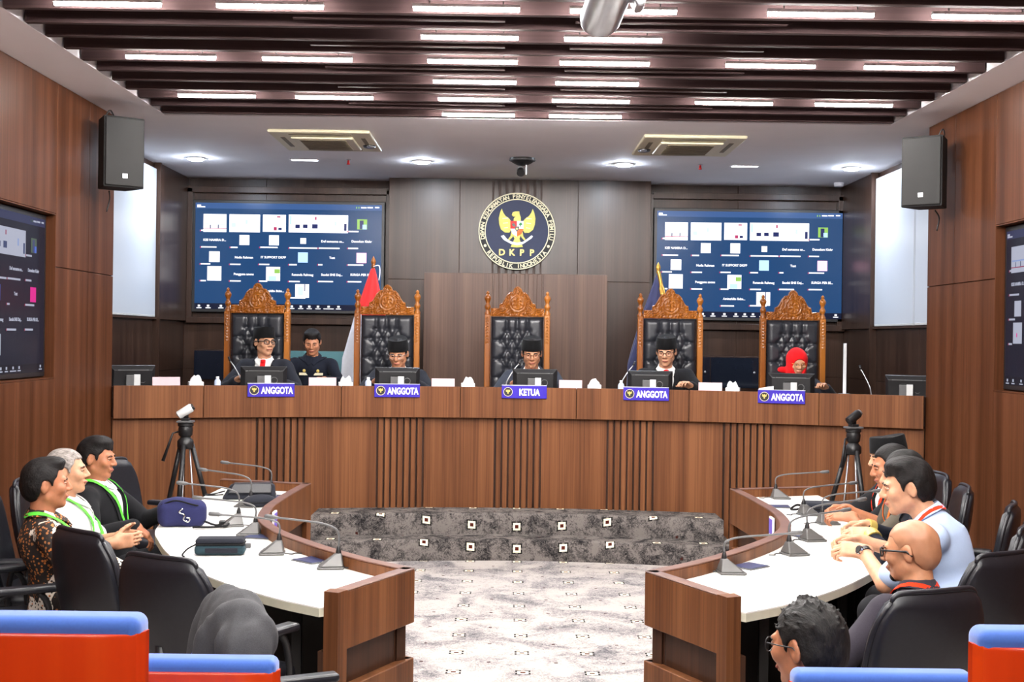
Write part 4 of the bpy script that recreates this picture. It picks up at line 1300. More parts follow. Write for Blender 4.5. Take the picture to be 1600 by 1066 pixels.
        if style in ('shirt', 'uniform'):
            for s in (-1, 1):
                ribbon_on(G, [Tp((s * .012, .10, .43)), Tp((s * .05, .075, .47)), Tp((s * .07, .02, .50)), Tp((s * .055, -.04, .525)), Tp((0, -.07, .53))], .036 * S, 'collar', top, tm, .006, .006)
            ribbon_on(G, [Tp((0, .10, .42)), Tp((0, .13, .34)), Tp((0, .13, .2)), Tp((0, .14, .06))], .028, 'placket', top, tm, .003, .003)
    if tie:
        ribbon_on(Gs, [Tp((0, .09, .488)), Tp((0, .115, .44)), Tp((0, .13, .36)), Tp((0, .13, .24))], .044 * S, 'tie', 'tie_red', t, .004, .006)
        p = Gs.snap(Tp((0, .088, .485)), .010)
        MB().lathe([(.001, -.020), (.016, -.014), (.026, .012), (.016, .019), (.001, .020)], c=tuple(p), n=10).build('tie_knot', 'tie_red', t, smooth=True)
    if lanyard:
        if style == 'suit':
            G = garment(.012, True, None, 0)
        ends = A_(lanyard[1] if len(lanyard) > 1 else (0, .14, .12))
        L = []
        for s in (-1, 1):
            ribbon_on(G, [Tp((0, -.09, .515)), Tp((s * .06, -.05, .53)), Tp((s * .085, .03, .49)), Tp((s * .07, .12, .38)), Tp((s * .035, .14, .25)), Tp(ends)], .018, 'lanyard', lanyard[0], t, .010, .003)
        if len(lanyard) > 2:
            p = Vector(G.snap(Tp(ends), .010)); m = Matrix.Translation(p) @ Matrix(Rt.tolist()).to_4x4()
            cd = MB().box(-.03, .03, -.003, .003, -.10, -.005).xform(m).build('badge_card', lanyard[2], t, bevel=.002)
            MB().box(-.012, .012, -.005, .005, -.008, .012).xform(m).build('badge_clip', 'lan_green', t, bevel=.002)
    # trousers and shoes
    if legs:
        pp = [A_((.3, .2, .12)), A_((-.3, -.2, -.2))]
        for s in (-1, 1): pp += [kn[s] + .11, kn[s] - .11, an[s] + .09, an[s] - .09]
        L = Field(np.min(pp, 0) - .02, np.max(pp, 0) + .02, .012)
        L.ell((0, 0, -.02), A_((.165, .125, .11)) * S, None, .04)
        for s in (-1, 1): L.cone(hips[s], kn[s], .088 * S, .068 * S, .03); L.cone(kn[s], an[s], .066 * S, .058 * S, .02)
        L.folds(.003, 40, seed); L.mesh('trousers', 'trousers', t)
        for s in (-1, 1):
            Sf = Field(an[s] - A_((.07, .10, .12)), an[s] + A_((.07, .22, .08)), .010)
            Sf.cone(an[s] + A_((0, -.03, -.055)), an[s] + A_((0, .13, -.062)), .036, .030, .01); Sf.cone(an[s], an[s] + A_((0, 0, -.05)), .040, .040, .02)
            Sf.mesh('shoe', 'leather_black', t)
    # ---- hair, eyes, brows
    Rm4 = Matrix.Translation(Vector(hc)) @ Matrix((Rh * S).tolist()).to_4x4()
    for s in (-1, 1):
        e = MB().lathe([(.001, -.0125), (.007, -.0105), (.0115, -.005), (.0125, 0), (.0115, .005), (.007, .0105), (.001, .0125)], n=12, mat=Matrix.Rotation(-PI / 2, 4, 'X'), c=(s * .032, .0755, .002))
        for fi, fc in enumerate(e.f):
            if sum(e.v[i][1] for i in fc) / len(fc) > .0755 + .0085: e.mi[fi] = 1
        e.xform(Rm4).build('eye', ['eye_white', 'eye_dark'], t, smooth=True)
        MB().tube(spline([(s * .017, .091, .002), (s * .031, .0925, .0095), (s * .047, .083, .003)], 4), [.0035] * 9, 6).xform(Rm4).build('eyelid', skinm, t, smooth=True)
        if hair != 'hijab':
            MB().tube(spline([(s * .014, .0925, .019), (s * .031, .0930, .0245), (s * .052, .080, .019)], 4), [.004, .0045, .005, .005, .005, .0045, .004, .003, .002], 6, flat=.6).xform(Rm4).build('eyebrow', 'hair_black' if hairmat != 'hair_grey' else 'hair_salt', t, smooth=True)
    MB().tube(spline([(-.025, .089, -.0635), (-.009, .0970, -.0612), (0, .0975, -.062), (.009, .0970, -.0612), (.025, .089, -.0635)], 3), [.002] + [.0048] * 11 + [.002], 6).xform(Rm4).build('lips', 'lips', t, smooth=True)
    spiky = hair == 'spiky'
    if spiky: hair = 'short'
    if hair in ('short', 'full', 'quiff', 'thin', 'stubble'):
        ex = HP((0, 0, 0)); Hf = Field(ex - .15 * S, ex + .16 * S, min(vox, .006))
        th = {'short': .010, 'full': .012, 'quiff': .010, 'thin': .006, 'stubble': .003}[hair]
        tk = {'short': .012, 'full': .015, 'quiff': .018, 'thin': .008, 'stubble': .003}[hair]
        Hf.ell(HP((0, -.016, .030)), A_((.077 + th, .097 + th, .088 + tk)) * S, Rh, .0)
        Hf.ell(HP((0, -.03, -.02)), A_((.070 + th, .078 + th, .07)) * S, Rh, .03)
        if hair == 'quiff': Hf.ell(HP((0, .045, .105)), A_((.058, .045, .026)) * S, Rh, .03)
        if hair == 'full': Hf.ell(HP((.0, .02, .10)), A_((.072, .062, .03)) * S, Rh, .03)
        if spiky:
            rs = np.random.RandomState(3)
            for _ in range(170):
                q = rs.uniform(0, 2 * PI); e_ = rs.uniform(.15, 1.5); v_ = A_((math.cos(q) * math.cos(e_) * .080, math.sin(q) * math.cos(e_) * .098 - .016, math.sin(e_) * .092 + .03))
                if v_[1] > .05 and v_[2] < .075: continue
                d_ = unit(v_ - A_((0, -.016, .0)) + A_((rs.uniform(-.03, .03), .02, .01))); Hf.cone(HP(v_), HP(v_ + d_ * rs.uniform(.010, .022)), .006 * S, .002 * S, .004)
        hl = {'short': .070, 'full': .058, 'quiff': .074, 'thin': .088, 'stubble': .06}[hair]
        Ri = Rh.T / S
        def below(X, Y, Z):
            x, y, z = X - hc[0], Y - hc[1], Z - hc[2]
            hx = Ri[0, 0] * x + Ri[0, 1] * y + Ri[0, 2] * z; hy = Ri[1, 0] * x + Ri[1, 1] * y + Ri[1, 2] * z; hz = Ri[2, 0] * x + Ri[2, 1] * y + Ri[2, 2] * z
            # hairline height against front-back position: nape, behind ear, sideburn, temple, forehead
            line = np.interp(hy, [-.12, -.06, -.035, -.02, .012, .022, .045, .060, .10], [-.080, -.078, -.040, .030, .022, -.012, .036, hl - .006, hl]).astype(np.float32)
            line = line + np.where(hy > .03, np.abs(hx) * .18 * (1 if hair != 'thin' else -.2), 0)
            wob = .003 * np.sin(hx * 190) + .003 * np.sin(hy * 160 + hz * 90)
            return (line - hz + wob) * .8 * S
        Hf.clip(below, .006)
        Hf.folds(.0016, 150, seed, (1, .5, .5))
        Hf.mesh('hair', hairmat, t)
    if beard:
        Bf = Field(HP((0, .05, -.08)) - .08, HP((0, .05, -.08)) + .08, .005)
        Bf.ell(HP((0, .068, -.098)), A_((.030, .022, .022)) * S, Rh, .0); Bf.mesh('goatee', 'hair_black', t)
    if hat == 'peci':
        mb = MB(); rows = []
        for z, a, b in ((.030, .0875, .112), (.034, .0895, .114), (.075, .087, .111), (.118, .083, .106), (.126, .079, .101), (.124, .060, .09), (.118, .02, .07), (.117, .001, .06)):
            rows.append([(a * math.cos(q) * S, (b * math.sin(q) - .012) * S, (z + (.010 if z < .05 else .0) * -math.sin(q) * -1 + (.008 * abs(math.sin(q)) if z > .1 else 0)) * S) for q in np.linspace(0, 2 * PI, 33)[:-1]])
        mb.grid([list(r) for r in zip(*rows)], closeu=True)
        n = len(rows); 
        m4 = Matrix.Translation(Vector(hc)) @ Matrix(Rh.tolist()).to_4x4()
        mb.xform(m4).build('peci_cap', 'velvet', t, smooth=True, angle=50)
    if hair == 'hijab':
        Hj = Field(np.minimum(hc - .2, Tp((-.2, -.2, .25))), np.maximum(hc + .2, Tp((.2, .2, .5))), .006)
        Hj.ell(HP((0, -.016, .028)), A_((.098, .116, .108)) * S, Rh, .0); Hj.ell(HP((0, .02, -.06)), A_((.082, .082, .085)) * S, Rh, .04)
        Hj.cone(HP((0, -.02, -.06)), neck - up * .03, .088 * S, .105 * S, .04); Hj.ell(Tp((0, .03, .42)), A_((.12, .115, .08)) * S, Rt, .05)
        Hj.ell(HP((.11, -.05, -.085)), A_((.055, .035, .03)), Rh, .02)
        Hj.folds(.0025, 46, 2.0); Hj.ell(HP((0, .105, -.022)), A_((.060, .075, .078)) * S, Rh, .01, True); Hj.mesh('hijab', 'hijab_red', t)
    if glasses:
        g = MB(); gm, shape = glasses
        rx, rz = (.023, .016) if shape == 'rect' else (.022, .0195)
        pw = 4 if shape == 'rect' else 2.2
        for s in (-1, 1):
            loop = []
            for i in range(21):
                a = 2 * PI * i / 20; ca, sa = math.cos(a), math.sin(a)
                loop.append((s * .033 + rx * math.copysign(abs(ca) ** (2 / pw), ca), .106 - .10 * abs(s * .033 + rx * math.copysign(abs(ca) ** (2 / pw), ca)) ** 1.5 * 4, rz * math.copysign(abs(sa) ** (2 / pw), sa) + .002))
            g.tube(loop, .0034 if shape == 'rect' else .0018, 6, False)
            g.tube([(s * .057, .094, .010), (s * .080, .04, .010), (s * .088, -.01, .008), (s * .087, -.03, -.012)], .0044 if shape == 'rect' else .002, 6)
        g.tube([(-.011, .106, .006), (0, .110, .008), (.011, .106, .006)], .0022, 6)
        g.xform(Rm4).build('glasses', gm, t, smooth=True)
    if extra: extra(t, G, Tp, W, EL, Rt, S)
    return t

if globals().get('TEST_PEOPLE'):
    person('test', (0, 6, 1.2), PI, skinm='skin_a', tie=True, hat='peci', glasses=('black_plastic', 'rect'), vox=.005)
    person('test', (.8, 6, 1.2), PI * .6, skinm='skin_a', style='shirt', top='shirt_blue', hair='full', vox=.005, lanyard=('lan_red',))
    person('test', (-.8, 6, 1.2), -PI * .75, skinm='skin_a', style='shirt', top='batik', hair='quiff', vox=.005, lanyard=('lan_green', (0, .14, .1), 'card_pink'))
    person('test', (1.6, 6, 1.2), PI, skinm='skin_c', style='suit', hair='hijab', vox=.005)
# ================================================================ CARVED CHAIRS
def carved_chair(label, x, y, rotz=0.0):
    t = thing('carved_chair', label, 'chair', (x, y, PLAT), rotz, 'carved high-backed chairs')
    LW, LT, LB = .255, 1.56, .62
    # tufted leather back
    nu, nv = 46, 92
    X, Z = np.meshgrid(np.linspace(-LW, LW, nu), np.linspace(LB, LT, nv), indexing='ij')
    btn = []
    for r in range(9):
        z = LT - .135 - r * .092
        btn += [(q, z) for q in ((-.1, 0, .1) if r % 2 == 0 else (-.15, -.05, .05, .15))]
    D = np.zeros_like(X)
    ex = np.minimum(LW - np.abs(X), .05) / .05; ez = np.minimum(np.minimum(LT - Z, Z - LB), .05) / .05
    D += .055 * np.sqrt(np.clip(1 - (1 - ex) ** 2, 0, 1)) * np.sqrt(np.clip(1 - (1 - ez) ** 2, 0, 1))
    def seg(ax, az, bx, bz, dep, wd):
        L2 = (bx - ax) ** 2 + (bz - az) ** 2
        tt = np.clip(((X - ax) * (bx - ax) + (Z - az) * (bz - az)) / L2, 0, 1)
        d2 = (X - ax - tt * (bx - ax)) ** 2 + (Z - az - tt * (bz - az)) ** 2
        return dep * np.exp(-d2 / wd ** 2)
    gr = np.zeros_like(X)
    for (ax, az) in btn:
        gr = np.maximum(gr, .036 * np.exp(-((X - ax) ** 2 + (Z - az) ** 2) / .026 ** 2))
        for (bx, bz) in btn:
            if abs(abs(ax - bx) - .05) < .01 and abs(az - bz - .092) < .01: gr = np.maximum(gr, seg(ax, az, bx, bz, .018, .013))
        if az > LT - .15: gr = np.maximum(gr, seg(ax, az, ax, LT, .022, .015))
        if abs(ax) > .12: gr = np.maximum(gr, seg(ax, az, math.copysign(LW, ax), az, .014, .012))
    D -= gr
    mb = MB()
    rows = [[(X[i, j], .02 - D[i, j], Z[i, j]) for j in range(nv)] for i in range(nu)]
    mb.grid(rows); mb.box(-LW, LW, .021, .05, LB, LT)
    bk = mb.build('leather_back', 'leather_throne', t, smooth=True, angle=60)
    bo = None
    for (ax, az) in btn:
        if bo is None: o = bo = MB().lathe([(.001, .010), (.008, .008), (.011, .002), (.011, 0)][::-1], n=10, mat=Matrix.Rotation(PI / 2, 4, 'X')).build('button', 'leather_throne', bk, smooth=True)
        else: o = bo.copy(); COL.objects.link(o)
        o.location = (ax, .008, az)
    # posts and finials
    for s in (-1, 1):
        p = MB().box(s * .2925 - .0275, s * .2925 + .0275, -.03, .05, 0, 1.58).build('back_post', 'wood_carved', t, bevel=.006)
        cv = MB()
        for k in range(9):
            z = 1.30 + k * .03
            cv.hexa([(s * .2925 - .018, -.036, z), (s * .2925, -.042, z - .012), (s * .2925 + .018, -.036, z), (s * .2925, -.040, z + .006)],
                    [(s * .2925 - .012, -.030, z + .012), (s * .2925, -.030, z), (s * .2925 + .012, -.030, z + .012), (s * .2925, -.030, z + .02)])
        cv.build('carving', 'wood_carved', p)
        MB().lathe([(.030, 1.58), (.032, 1.595), (.023, 1.61), (.019, 1.63), (.027, 1.645), (.031, 1.66), (.025, 1.675), (.017, 1.69), (.021, 1.71), (.032, 1.735), (.033, 1.75), (.023, 1.77), (.013, 1.78), (.018, 1.79), (.015, 1.80), (.005, 1.812), (.001, 1.814)],
                   c=(s * .2925, .01, 0), n=16).build('finial', 'wood_carved', t, smooth=True, angle=70)
        MB().box(s * .2925 - .0275, s * .2925 + .0275, -.50, -.44, 0, .70).build('front_leg', 'wood_carved', t, bevel=.006)
        MB().tube([(s * .2925, -.02, .74), (s * .2925, -.25, .76), (s * .2925, -.50, .73), (s * .2925, -.55, .69)], [.028, .03, .032, .03], 10).build('armrest', 'wood_carved', t, smooth=True)
    # carved crest
    top = [(.262, .08), (.180, .08), (.178, .122), (.150, .132), (.132, .158), (.108, .208), (.078, .238), (.047, .244), (.038, .272), (.016, .292), (0, .296)]
    xs = np.concatenate([np.linspace(-.262, .262, 91)])
    hx = np.interp(np.abs(xs), [p[0] for p in reversed(top)], [p[1] for p in reversed(top)])
    nz = 34; P = []; Bk = []
    for x, h in zip(xs, hx):
        col = []; cb = []
        for j in range(nz):
            z = h * j / (nz - 1)
            r = math.hypot(x, z - .125); a = math.atan2(z - .125, x)
            e = min(h - z, z, .262 - abs(x)); edge = min(1, e / .012)
            y = .004
            y += .008 * math.exp(-((r - .078) / .008) ** 2) + .010 * math.exp(-((r - .055) / .006) ** 2)
            if r < .05: y += .006 + .007 * math.sin(a * 6 + r * 120) * math.cos(r * 95)
            elif r > .085: y += .007 * math.sin(x * 150 + 3 * math.sin(z * 70)) * math.sin(z * 130 + 2 * math.sin(abs(x) * 60))
            y += .007 * math.exp(-((h - z) / .012) ** 2)
            if z > .24: y += .008 * math.cos(a * 5) * math.exp(-((x) / .03) ** 2)
            col.append((x, -.012 - y * edge * 1.25, 1.565 + z)); cb.append((x, .03, 1.565 + z))
        P.append(col); Bk.append(cb)
    mb = MB(); mb.grid(P); mb.grid([c[::-1] for c in Bk])
    mb.grid([[P[i][-1], Bk[i][-1]] for i in range(len(P))]); mb.grid([[Bk[i][0], P[i][0]] for i in range(len(P))])
    mb.build('carved_crest', 'wood_carved', t, smooth=True, angle=55)
    MB().box(-.265, .265, -.02, .05, .50, .62).build('lower_rail', 'wood_carved', t, bevel=.006)
    MB().box(-.26, .26, -.48, -.03, .42, .52).build('seat', 'leather_throne', t, bevel=.03, seg=4)
    MB().box(-.29, .29, -.50, .02, .34, .42).build('seat_rail', 'wood_carved', t, bevel=.006)
    return t
CH = [(-2.42, 12.55, 'carved high-backed chair at the far left, behind the man looking aside'), (-1.15, 12.55, 'carved high-backed chair between the red-white flag and the screen wall'),
      (.125, 12.55, 'carved high-backed chair in the middle under the emblem'), (1.625, 12.55, 'carved high-backed chair in front of the navy flag'),
      (2.83, 12.55, 'carved high-backed chair at the far right behind the red headscarf')]
c0 = carved_chair(CH[0][2], CH[0][0], CH[0][1], 0)
for x, y, l in CH[1:]: dup(c0, (x, y, PLAT), 0, l, 'carved high-backed chairs')

# ================================================================ BENCH-TOP THINGS
def on_bench(px_a, r): return (XC + (BR + r) * math.sin(px_a), BCY + (BR + r) * math.cos(px_a))
WT = BZ1 - .05
def monitor(label, a, r=.22, tilt=4, yawd=0.0):
    x, y = on_bench(a, r)
    t = thing('monitor', label, 'monitor', (x, y, WT), -a + R_(yawd), 'bench monitors')
    m = Matrix.Translation((0, 0, .0)) @ Matrix.Rotation(R_(tilt), 4, 'X') @ Matrix.Diagonal((1, 1, .86, 1))
    # seen from the back: camera side is -y
    MB().box(-.20, .20, .012, .03, .0, .24).xform(m).build('bezel', 'black_plastic', t, bevel=.004)
    MB().box(-.19, .19, .0301, .032, .012, .228).xform(m).build('display', 'tinted_glass', t)
    mb = MB().hexa([(-.20, .012, .0), (.20, .012, .0), (.20, .012, .24), (-.20, .012, .24)][::-1], [(-.165, -.025, .03), (.165, -.025, .03), (.165, -.025, .20), (-.165, -.025, .20)][::-1])
    mb.xform(m).build('back_shell', 'black_plastic', t, bevel=.004)
    MB().box(-.13, .13, -.029, -.022, .195, .203).xform(m).build('vent_strip', 'grey_plastic', t)
    MB().box(-.055, .055, -.032, -.02, .12, .165).xform(m).build('handle_recess', 'black_matte', t)
    MB().box(-.065, .055, -.06, -.03, .0, .125).build('stand_neck', 'grey_plastic', t, bevel=.004)
    MB().box(.0, .055, -.066, -.055, .0, .13).build('stand_face', 'light_grey', t, bevel=.003)
    MB().box(-.11, .11, -.10, .06, .0, .012).build('stand_foot', 'black_plastic', t, bevel=.004)
    MB().tube([(.085 + .028 * math.cos(q), -.031, .085 + .028 * math.sin(q)) for q in np.linspace(0, 2 * PI, 20)], .004, 6).build('cable_loop', 'grey_plastic', t, smooth=True)
    for q in (-.035, -.005): MB().box(q - .012, q + .012, -.072, -.060, .0, .03).build('plug', 'paper_white', t, bevel=.002)
    return t
for a, l, yw in ((-.278, 'monitor in front of the man looking aside at the far left', 0), (-.1335, 'monitor in front of the bowed man beside the red-white flag', 0), (.0185, 'monitor in front of the middle chair', 0),
                 (.1455, 'monitor in front of the man by the navy flag', 0), (.2975, 'monitor in front of the woman in the red headscarf', 0)): monitor(l, a, yawd=yw)
monitor('monitor at the left end of the bench beside the wall corner', -.412, .40, 8, 10)
monitor('monitor at the right end of the bench beside the wall corner', .416, .40, 8, -10)

def name_plate(word, label, a, w):
    x, y = on_bench(a, -.060)
    t = thing('name_plate', label, 'name plate', (x, y, 1.325), -a, 'blue name plates on the bench')
    MB().box(-w / 2, w / 2, -.012, 0, 0, .112).build('board', 'plate_blue', t, bevel=.002)
    MB().box(-w / 2, w / 2, -.010, .02, .112, .116).build('top_clip', 'light_grey', t)
    tx = text_mb(word, .080, .0015, .0028, xs=.66 if word != 'KETUA' else .72)
    lx = .050 if word != 'KETUA' else .045
    tx.xform(Matrix.Translation((lx, -.0125, .027))).build('lettering', 'paper_white', t)
    sx = -w / 2 + .055
    MB().plate([(p[0] + sx, p[1] + .056) for p in circ(.040, 24)], -.0150, -.012).build('crest_disc', 'emblem_black', t)
    rg = ring(.036, .040, -.0165, -.0150, 24); rg.xform(Matrix.Translation((sx, 0, .056))).build('crest_rim', 'emblem_cream', t)
    cr = MB()
    sc = .040 / ER
    for wg in (wing, flip(wing)): cr.plate([(q[0] * sc + sx, q[1] * sc + .056) for q in ccw(EP(wg))], -.0168, -.0150)
    cr.plate([(q[0] * sc + sx, q[1] * sc + .056) for q in ccw(EP([(515, 320), (600, 320), (640, 440), (625, 740), (505, 740), (490, 440)]))], -.0166, -.0150)
    cr.build('crest_eagle', 'gold', t)
for a, wd, l in ((-.2735, 'ANGGOTA', 'blue ANGGOTA name plate below the leftmost carved chair'), (-.1355, 'ANGGOTA', 'blue ANGGOTA name plate below the chair by the red-white flag'), (.0065, 'KETUA', 'blue KETUA name plate at the middle of the bench'),
                 (.1425, 'ANGGOTA', 'blue ANGGOTA name plate below the man by the navy flag'), (.290, 'ANGGOTA', 'blue ANGGOTA name plate below the woman in the red headscarf')):
    name_plate(wd, l, a, .395)

WHO = ['near the left end of the bench', 'between the first and second carved chairs', 'left of the middle carved chair', 'right of the middle carved chair', 'between the last two carved chairs']
for px, w_, who in zip((285, 508, 693, 893, 1108), (40, 42, 36, 36, 36), WHO):
    Xp = (px - 788) / 2000.0 * 11.35; a = math.asin((Xp - XC) / (BR + .12)); x, y = on_bench(a, .12)
    t = thing('name_card', 'pale pink acrylic card holder standing ' + who, 'card holder', (x, y, WT), -a, 'card holders on the bench')
    ww = w_ * 11.35 / 2000 / 2
    MB().hexa([(-ww, -.02, 0), (ww, -.02, 0), (ww, -.017, 0), (-ww, -.017, 0)], [(-ww, .0, .115), (ww, .0, .115), (ww, .003, .115), (-ww, .003, .115)]).build('front_sheet', 'card_pink', t)
    MB().hexa([(-ww, .023, 0), (ww, .023, 0), (ww, .026, 0), (-ww, .026, 0)], [(-ww, .003, .115), (ww, .003, .115), (ww, .006, .115), (-ww, .006, .115)]).build('back_sheet', 'card_pink', t)
for i, (px, who) in enumerate(zip((326, 543, 732, 930, 1141), WHO)):
    Xp = (px - 788) / 2000.0 * 11.4; a = math.asin((Xp - XC) / (BR + .15)); x, y = on_bench(a, .15)
    t = thing('tissue_box', 'white tissue box with a raised tissue ' + who, 'tissue box', (x, y, WT), -a, 'tissue boxes on the bench')
    MB().box(-.06, .06, -.06, .06, 0, .075).build('carton', 'paper_white', t, bevel=.004)
    mb = MB(); rows = []
    n = 18
    for j in range(6):
        v = j / 5; rows.append([((.050 + .012 * v * math.sin(q * 3 + i)) * math.cos(q) * (1 - .45 * v * v), (.022 + .02 * v * abs(math.sin(q * 2 + i))) * math.sin(q), .070 + (.050 + .012 * math.sin(2 * q + i * 1.7)) * v) for q in np.linspace(0, 2 * PI, n)[:-1]])
    mb.grid([list(r) for r in zip(*rows)], closeu=True); mb.build('tissue', 'paper_white', t, smooth=True)

def gooseneck(label, base, dirv, L=.26, hgt=.22, z=TTOP, silver=False, group='desk microphones'):
    """wedge base, thin bent neck and small capsule; dirv points to the speaker"""
    ang = math.atan2(dirv[1], dirv[0])
    t = thing('desk_microphone', label, 'microphone', (base[0], base[1], z), ang, group)
    mm = 'mic_grey'
    foot = [(-.055, -.05), (.06, -.062), (.072, -.05), (.072, .05), (.06, .062), (-.055, .05)]
    MB().hexa([(x, y, .0) for x, y in foot], [(x, y, .012) for x, y in foot]).build('foot', mm, t, bevel=.004)
    mid = [(-.052, -.046), (.055, -.056), (.066, -.046), (.066, .046), (.055, .056), (-.052, .046)]
    tp = [(-.040, -.016), (-.02, -.018), (-.012, -.016), (-.012, .016), (-.02, .018), (-.040, .016)]
    MB().hexa([(x, y, .0125) for x, y in mid], [(x, y, .072) for x, y in tp]).build('wedge', mm, t, bevel=.006, seg=3)
    MB().lathe([(.010, .016), (.011, .02), (.008, .026), (.001, .027)], c=(.045, -.025, .002), n=12).build('talk_button', 'silver', t, smooth=True)
    MB().lathe([(.014, .066), (.013, .08), (.009, .098), (.006, .105)], c=(-.026, 0, 0), n=14).build('socket', 'black_plastic', t, smooth=True, angle=50)
    pts = spline([(-.026, 0, .10), (-.028, 0, .10 + hgt * .35), (-.012, 0, .10 + hgt * .62), (.05, 0, .10 + hgt * .80), (L * .55, 0, .10 + hgt * .90), (L, 0, .10 + hgt)], 6)
    MB().tube(pts, .0048, 8).build('neck', 'grey_plastic' if not silver else 'silver', t, smooth=True)
    e = Vector((L, 0, .10 + hgt)); dv = (e - pts[-2]).normalized()
    MB().tube([e - dv * .012, e, e + dv * .004, e + dv * .050, e + dv * .056], [.005, .008, .011, .011, .006], 12).build('capsule', 'grey_plastic', t, smooth=True, angle=50)
    MB().tube(spline([(-.05, .02, .008), (-.09, .03, .005), (-.11, .0, .005), (-.14, .01, .005)], 4), .003, 6).build('cable', 'black_plastic', t, smooth=True)
    return t

# small bottles and papers on the bench
for px, l in ((355, 'leftmost bench monitor'), (577, 'monitor beside the red-white flag'), (972, 'monitor of the man by the navy flag')):
    Xp = (px - 788) / 2000.0 * 11.35; a = math.asin((Xp - XC) / (BR + .13)); x, y = on_bench(a, .13)
    t = thing('water_bottle', 'small water bottle left of the ' + l, 'bottle', (x, y, WT), 0, 'water bottles on the bench')
    MB().lathe([(.026, 0), (.028, .01), (.028, .075), (.022, .09), (.012, .10)], n=16).build('body', 'card_blue', t, smooth=True, angle=50)
    MB().lathe([(.013, .10), (.014, .102), (.014, .118), (.010, .120)], n=14).build('cap', 'paper_white', t, smooth=True, angle=40)
Xp = (1196 - 788) / 2000.0 * 11.2; a = math.asin((Xp - XC) / (BR + .13)); x, y = on_bench(a, .13)
t = thing('folded_papers', 'folded white papers left of the monitor at the red headscarf', 'paper', (x, y, WT), -a)
MB().hexa([(-.07, -.03, 0), (.06, -.03, 0), (.06, .03, 0), (-.07, .03, 0)], [(-.06, -.005, .075), (.065, -.005, .095), (.065, .005, .095), (-.06, .005, .075)]).build('sheet', 'paper_white', t)
# bench microphones beside three members
for a, l, dx in ((-.300, 'silver gooseneck microphone left of the leftmost bench monitor', -.1), (-.014, 'silver gooseneck microphone left of the middle bench monitor', .12), (.112, 'silver gooseneck microphone left of the monitor by the navy flag', .12), (.380, 'gooseneck microphone beside the monitor at the right end of the bench', -.1)):
    x, y = on_bench(a, .30); t = thing('bench_microphone', l, 'microphone', (x, y, WT), -a, 'bench microphones')
    MB().lathe([(.045, 0), (.045, .012), (.02, .03), (.008, .035)], n=16).build('base', 'black_plastic', t, smooth=True, angle=40)
    MB().tube(spline([(0, 0, .03), (dx * .15, .0, .10), (dx * .6, .03, .19), (dx, .06, .25)], 6), .005, 8).build('neck', 'silver', t, smooth=True)
    MB().tube([(dx, .06, .25), (dx * 1.12, .075, .285)], [.010, .009], 10).build('capsule', 'black_plastic', t, smooth=True)

# ================================================================ FLAGS
def flag(label, x, y, z_top, mats, fringe, two):
    t = thing('flag', label, 'flag', (x, y, PLAT))
    H_ = z_top - PLAT
    MB().lathe([(.14, 0), (.14, .02), (.05, .05), (.02, .08)], n=20).build('stand', 'wood_carved', t, smooth=True, angle=40)
    MB().tube([(0, 0, .05), (0, 0, H_ - .12)], .014, 10).build('pole', 'wood_carved', t, smooth=True)
    MB().lathe([(.014, H_ - .12), (.024, H_ - .105), (.016, H_ - .09), (.024, H_ - .07), (.026, H_ - .055), (.018, H_ - .03), (.006, H_ - .008), (.001, H_)], n=14).build('finial', 'brass' if fringe else 'wood_carved', t, smooth=True)
    zt, zb = H_ - .13, H_ - 1.36
    nu, nv = 72, 60
    P = []
    for i in range(nu):
        q = 2 * PI * i / nu; col = []
        for j in range(nv):
            v = j / (nv - 1)
            w_ = .018 + .26 * v ** .85 if v < .7 else .018 + .26 * .7 ** .85 - .03 * (v - .7)
            rr = w_ * (1 + .20 * math.sin(q * 7 + 2 * v) * min(1, v * 3))
            off = -.09 * v
            col.append((off + rr * 1.05 * math.cos(q), .35 * rr * math.sin(q) - .02, zt + (zb - zt) * v - .10 * v * (1 - math.cos(q + .2)) * .5))
        P.append(col)
    mb = MB(); mb.grid(P, closeu=True)
    if two:
        for fi, fc in enumerate(mb.f):
            c = [sum(mb.v[i][k] for i in fc) / len(fc) for k in range(3)]
            if c[2] < zt - .44 - .9 * (c[0] + .15): mb.mi[fi] = 1
    mb.build('cloth', mats, t, smooth=True)
    if fringe:
        MB().tube(spline([(0, -.03, zt + .03), (.03, -.035, zt - .12), (.045, -.06, zt - .22)], 5), [.02] * 6 + [.03] * 5, 8).build('gold_cord', 'brass', t, smooth=True)
        tb = [P[i][-1] for i in range(nu)] + [P[0][-1]]
        MB().tube(tb, .010, 6, False).build('gold_fringe', 'brass', t, smooth=True)
    else:
        MB().tube(spline([(.0, -.016, H_ - .11), (.06, -.02, H_ - .10), (.07, -.02, H_ - .18), (.06, -.02, H_ - .25)], 5), .006, 6).build('white_cord', 'flag_white', t, smooth=True)
flag('red over white flag on a wooden pole behind the second carved chair', -1.36, 13.2, 2.68, ['flag_red', 'flag_white'], False, True)
flag('furled navy flag with gold top behind the fourth carved chair', 1.585, 13.25, 2.66, ['flag_navy'], True, False)

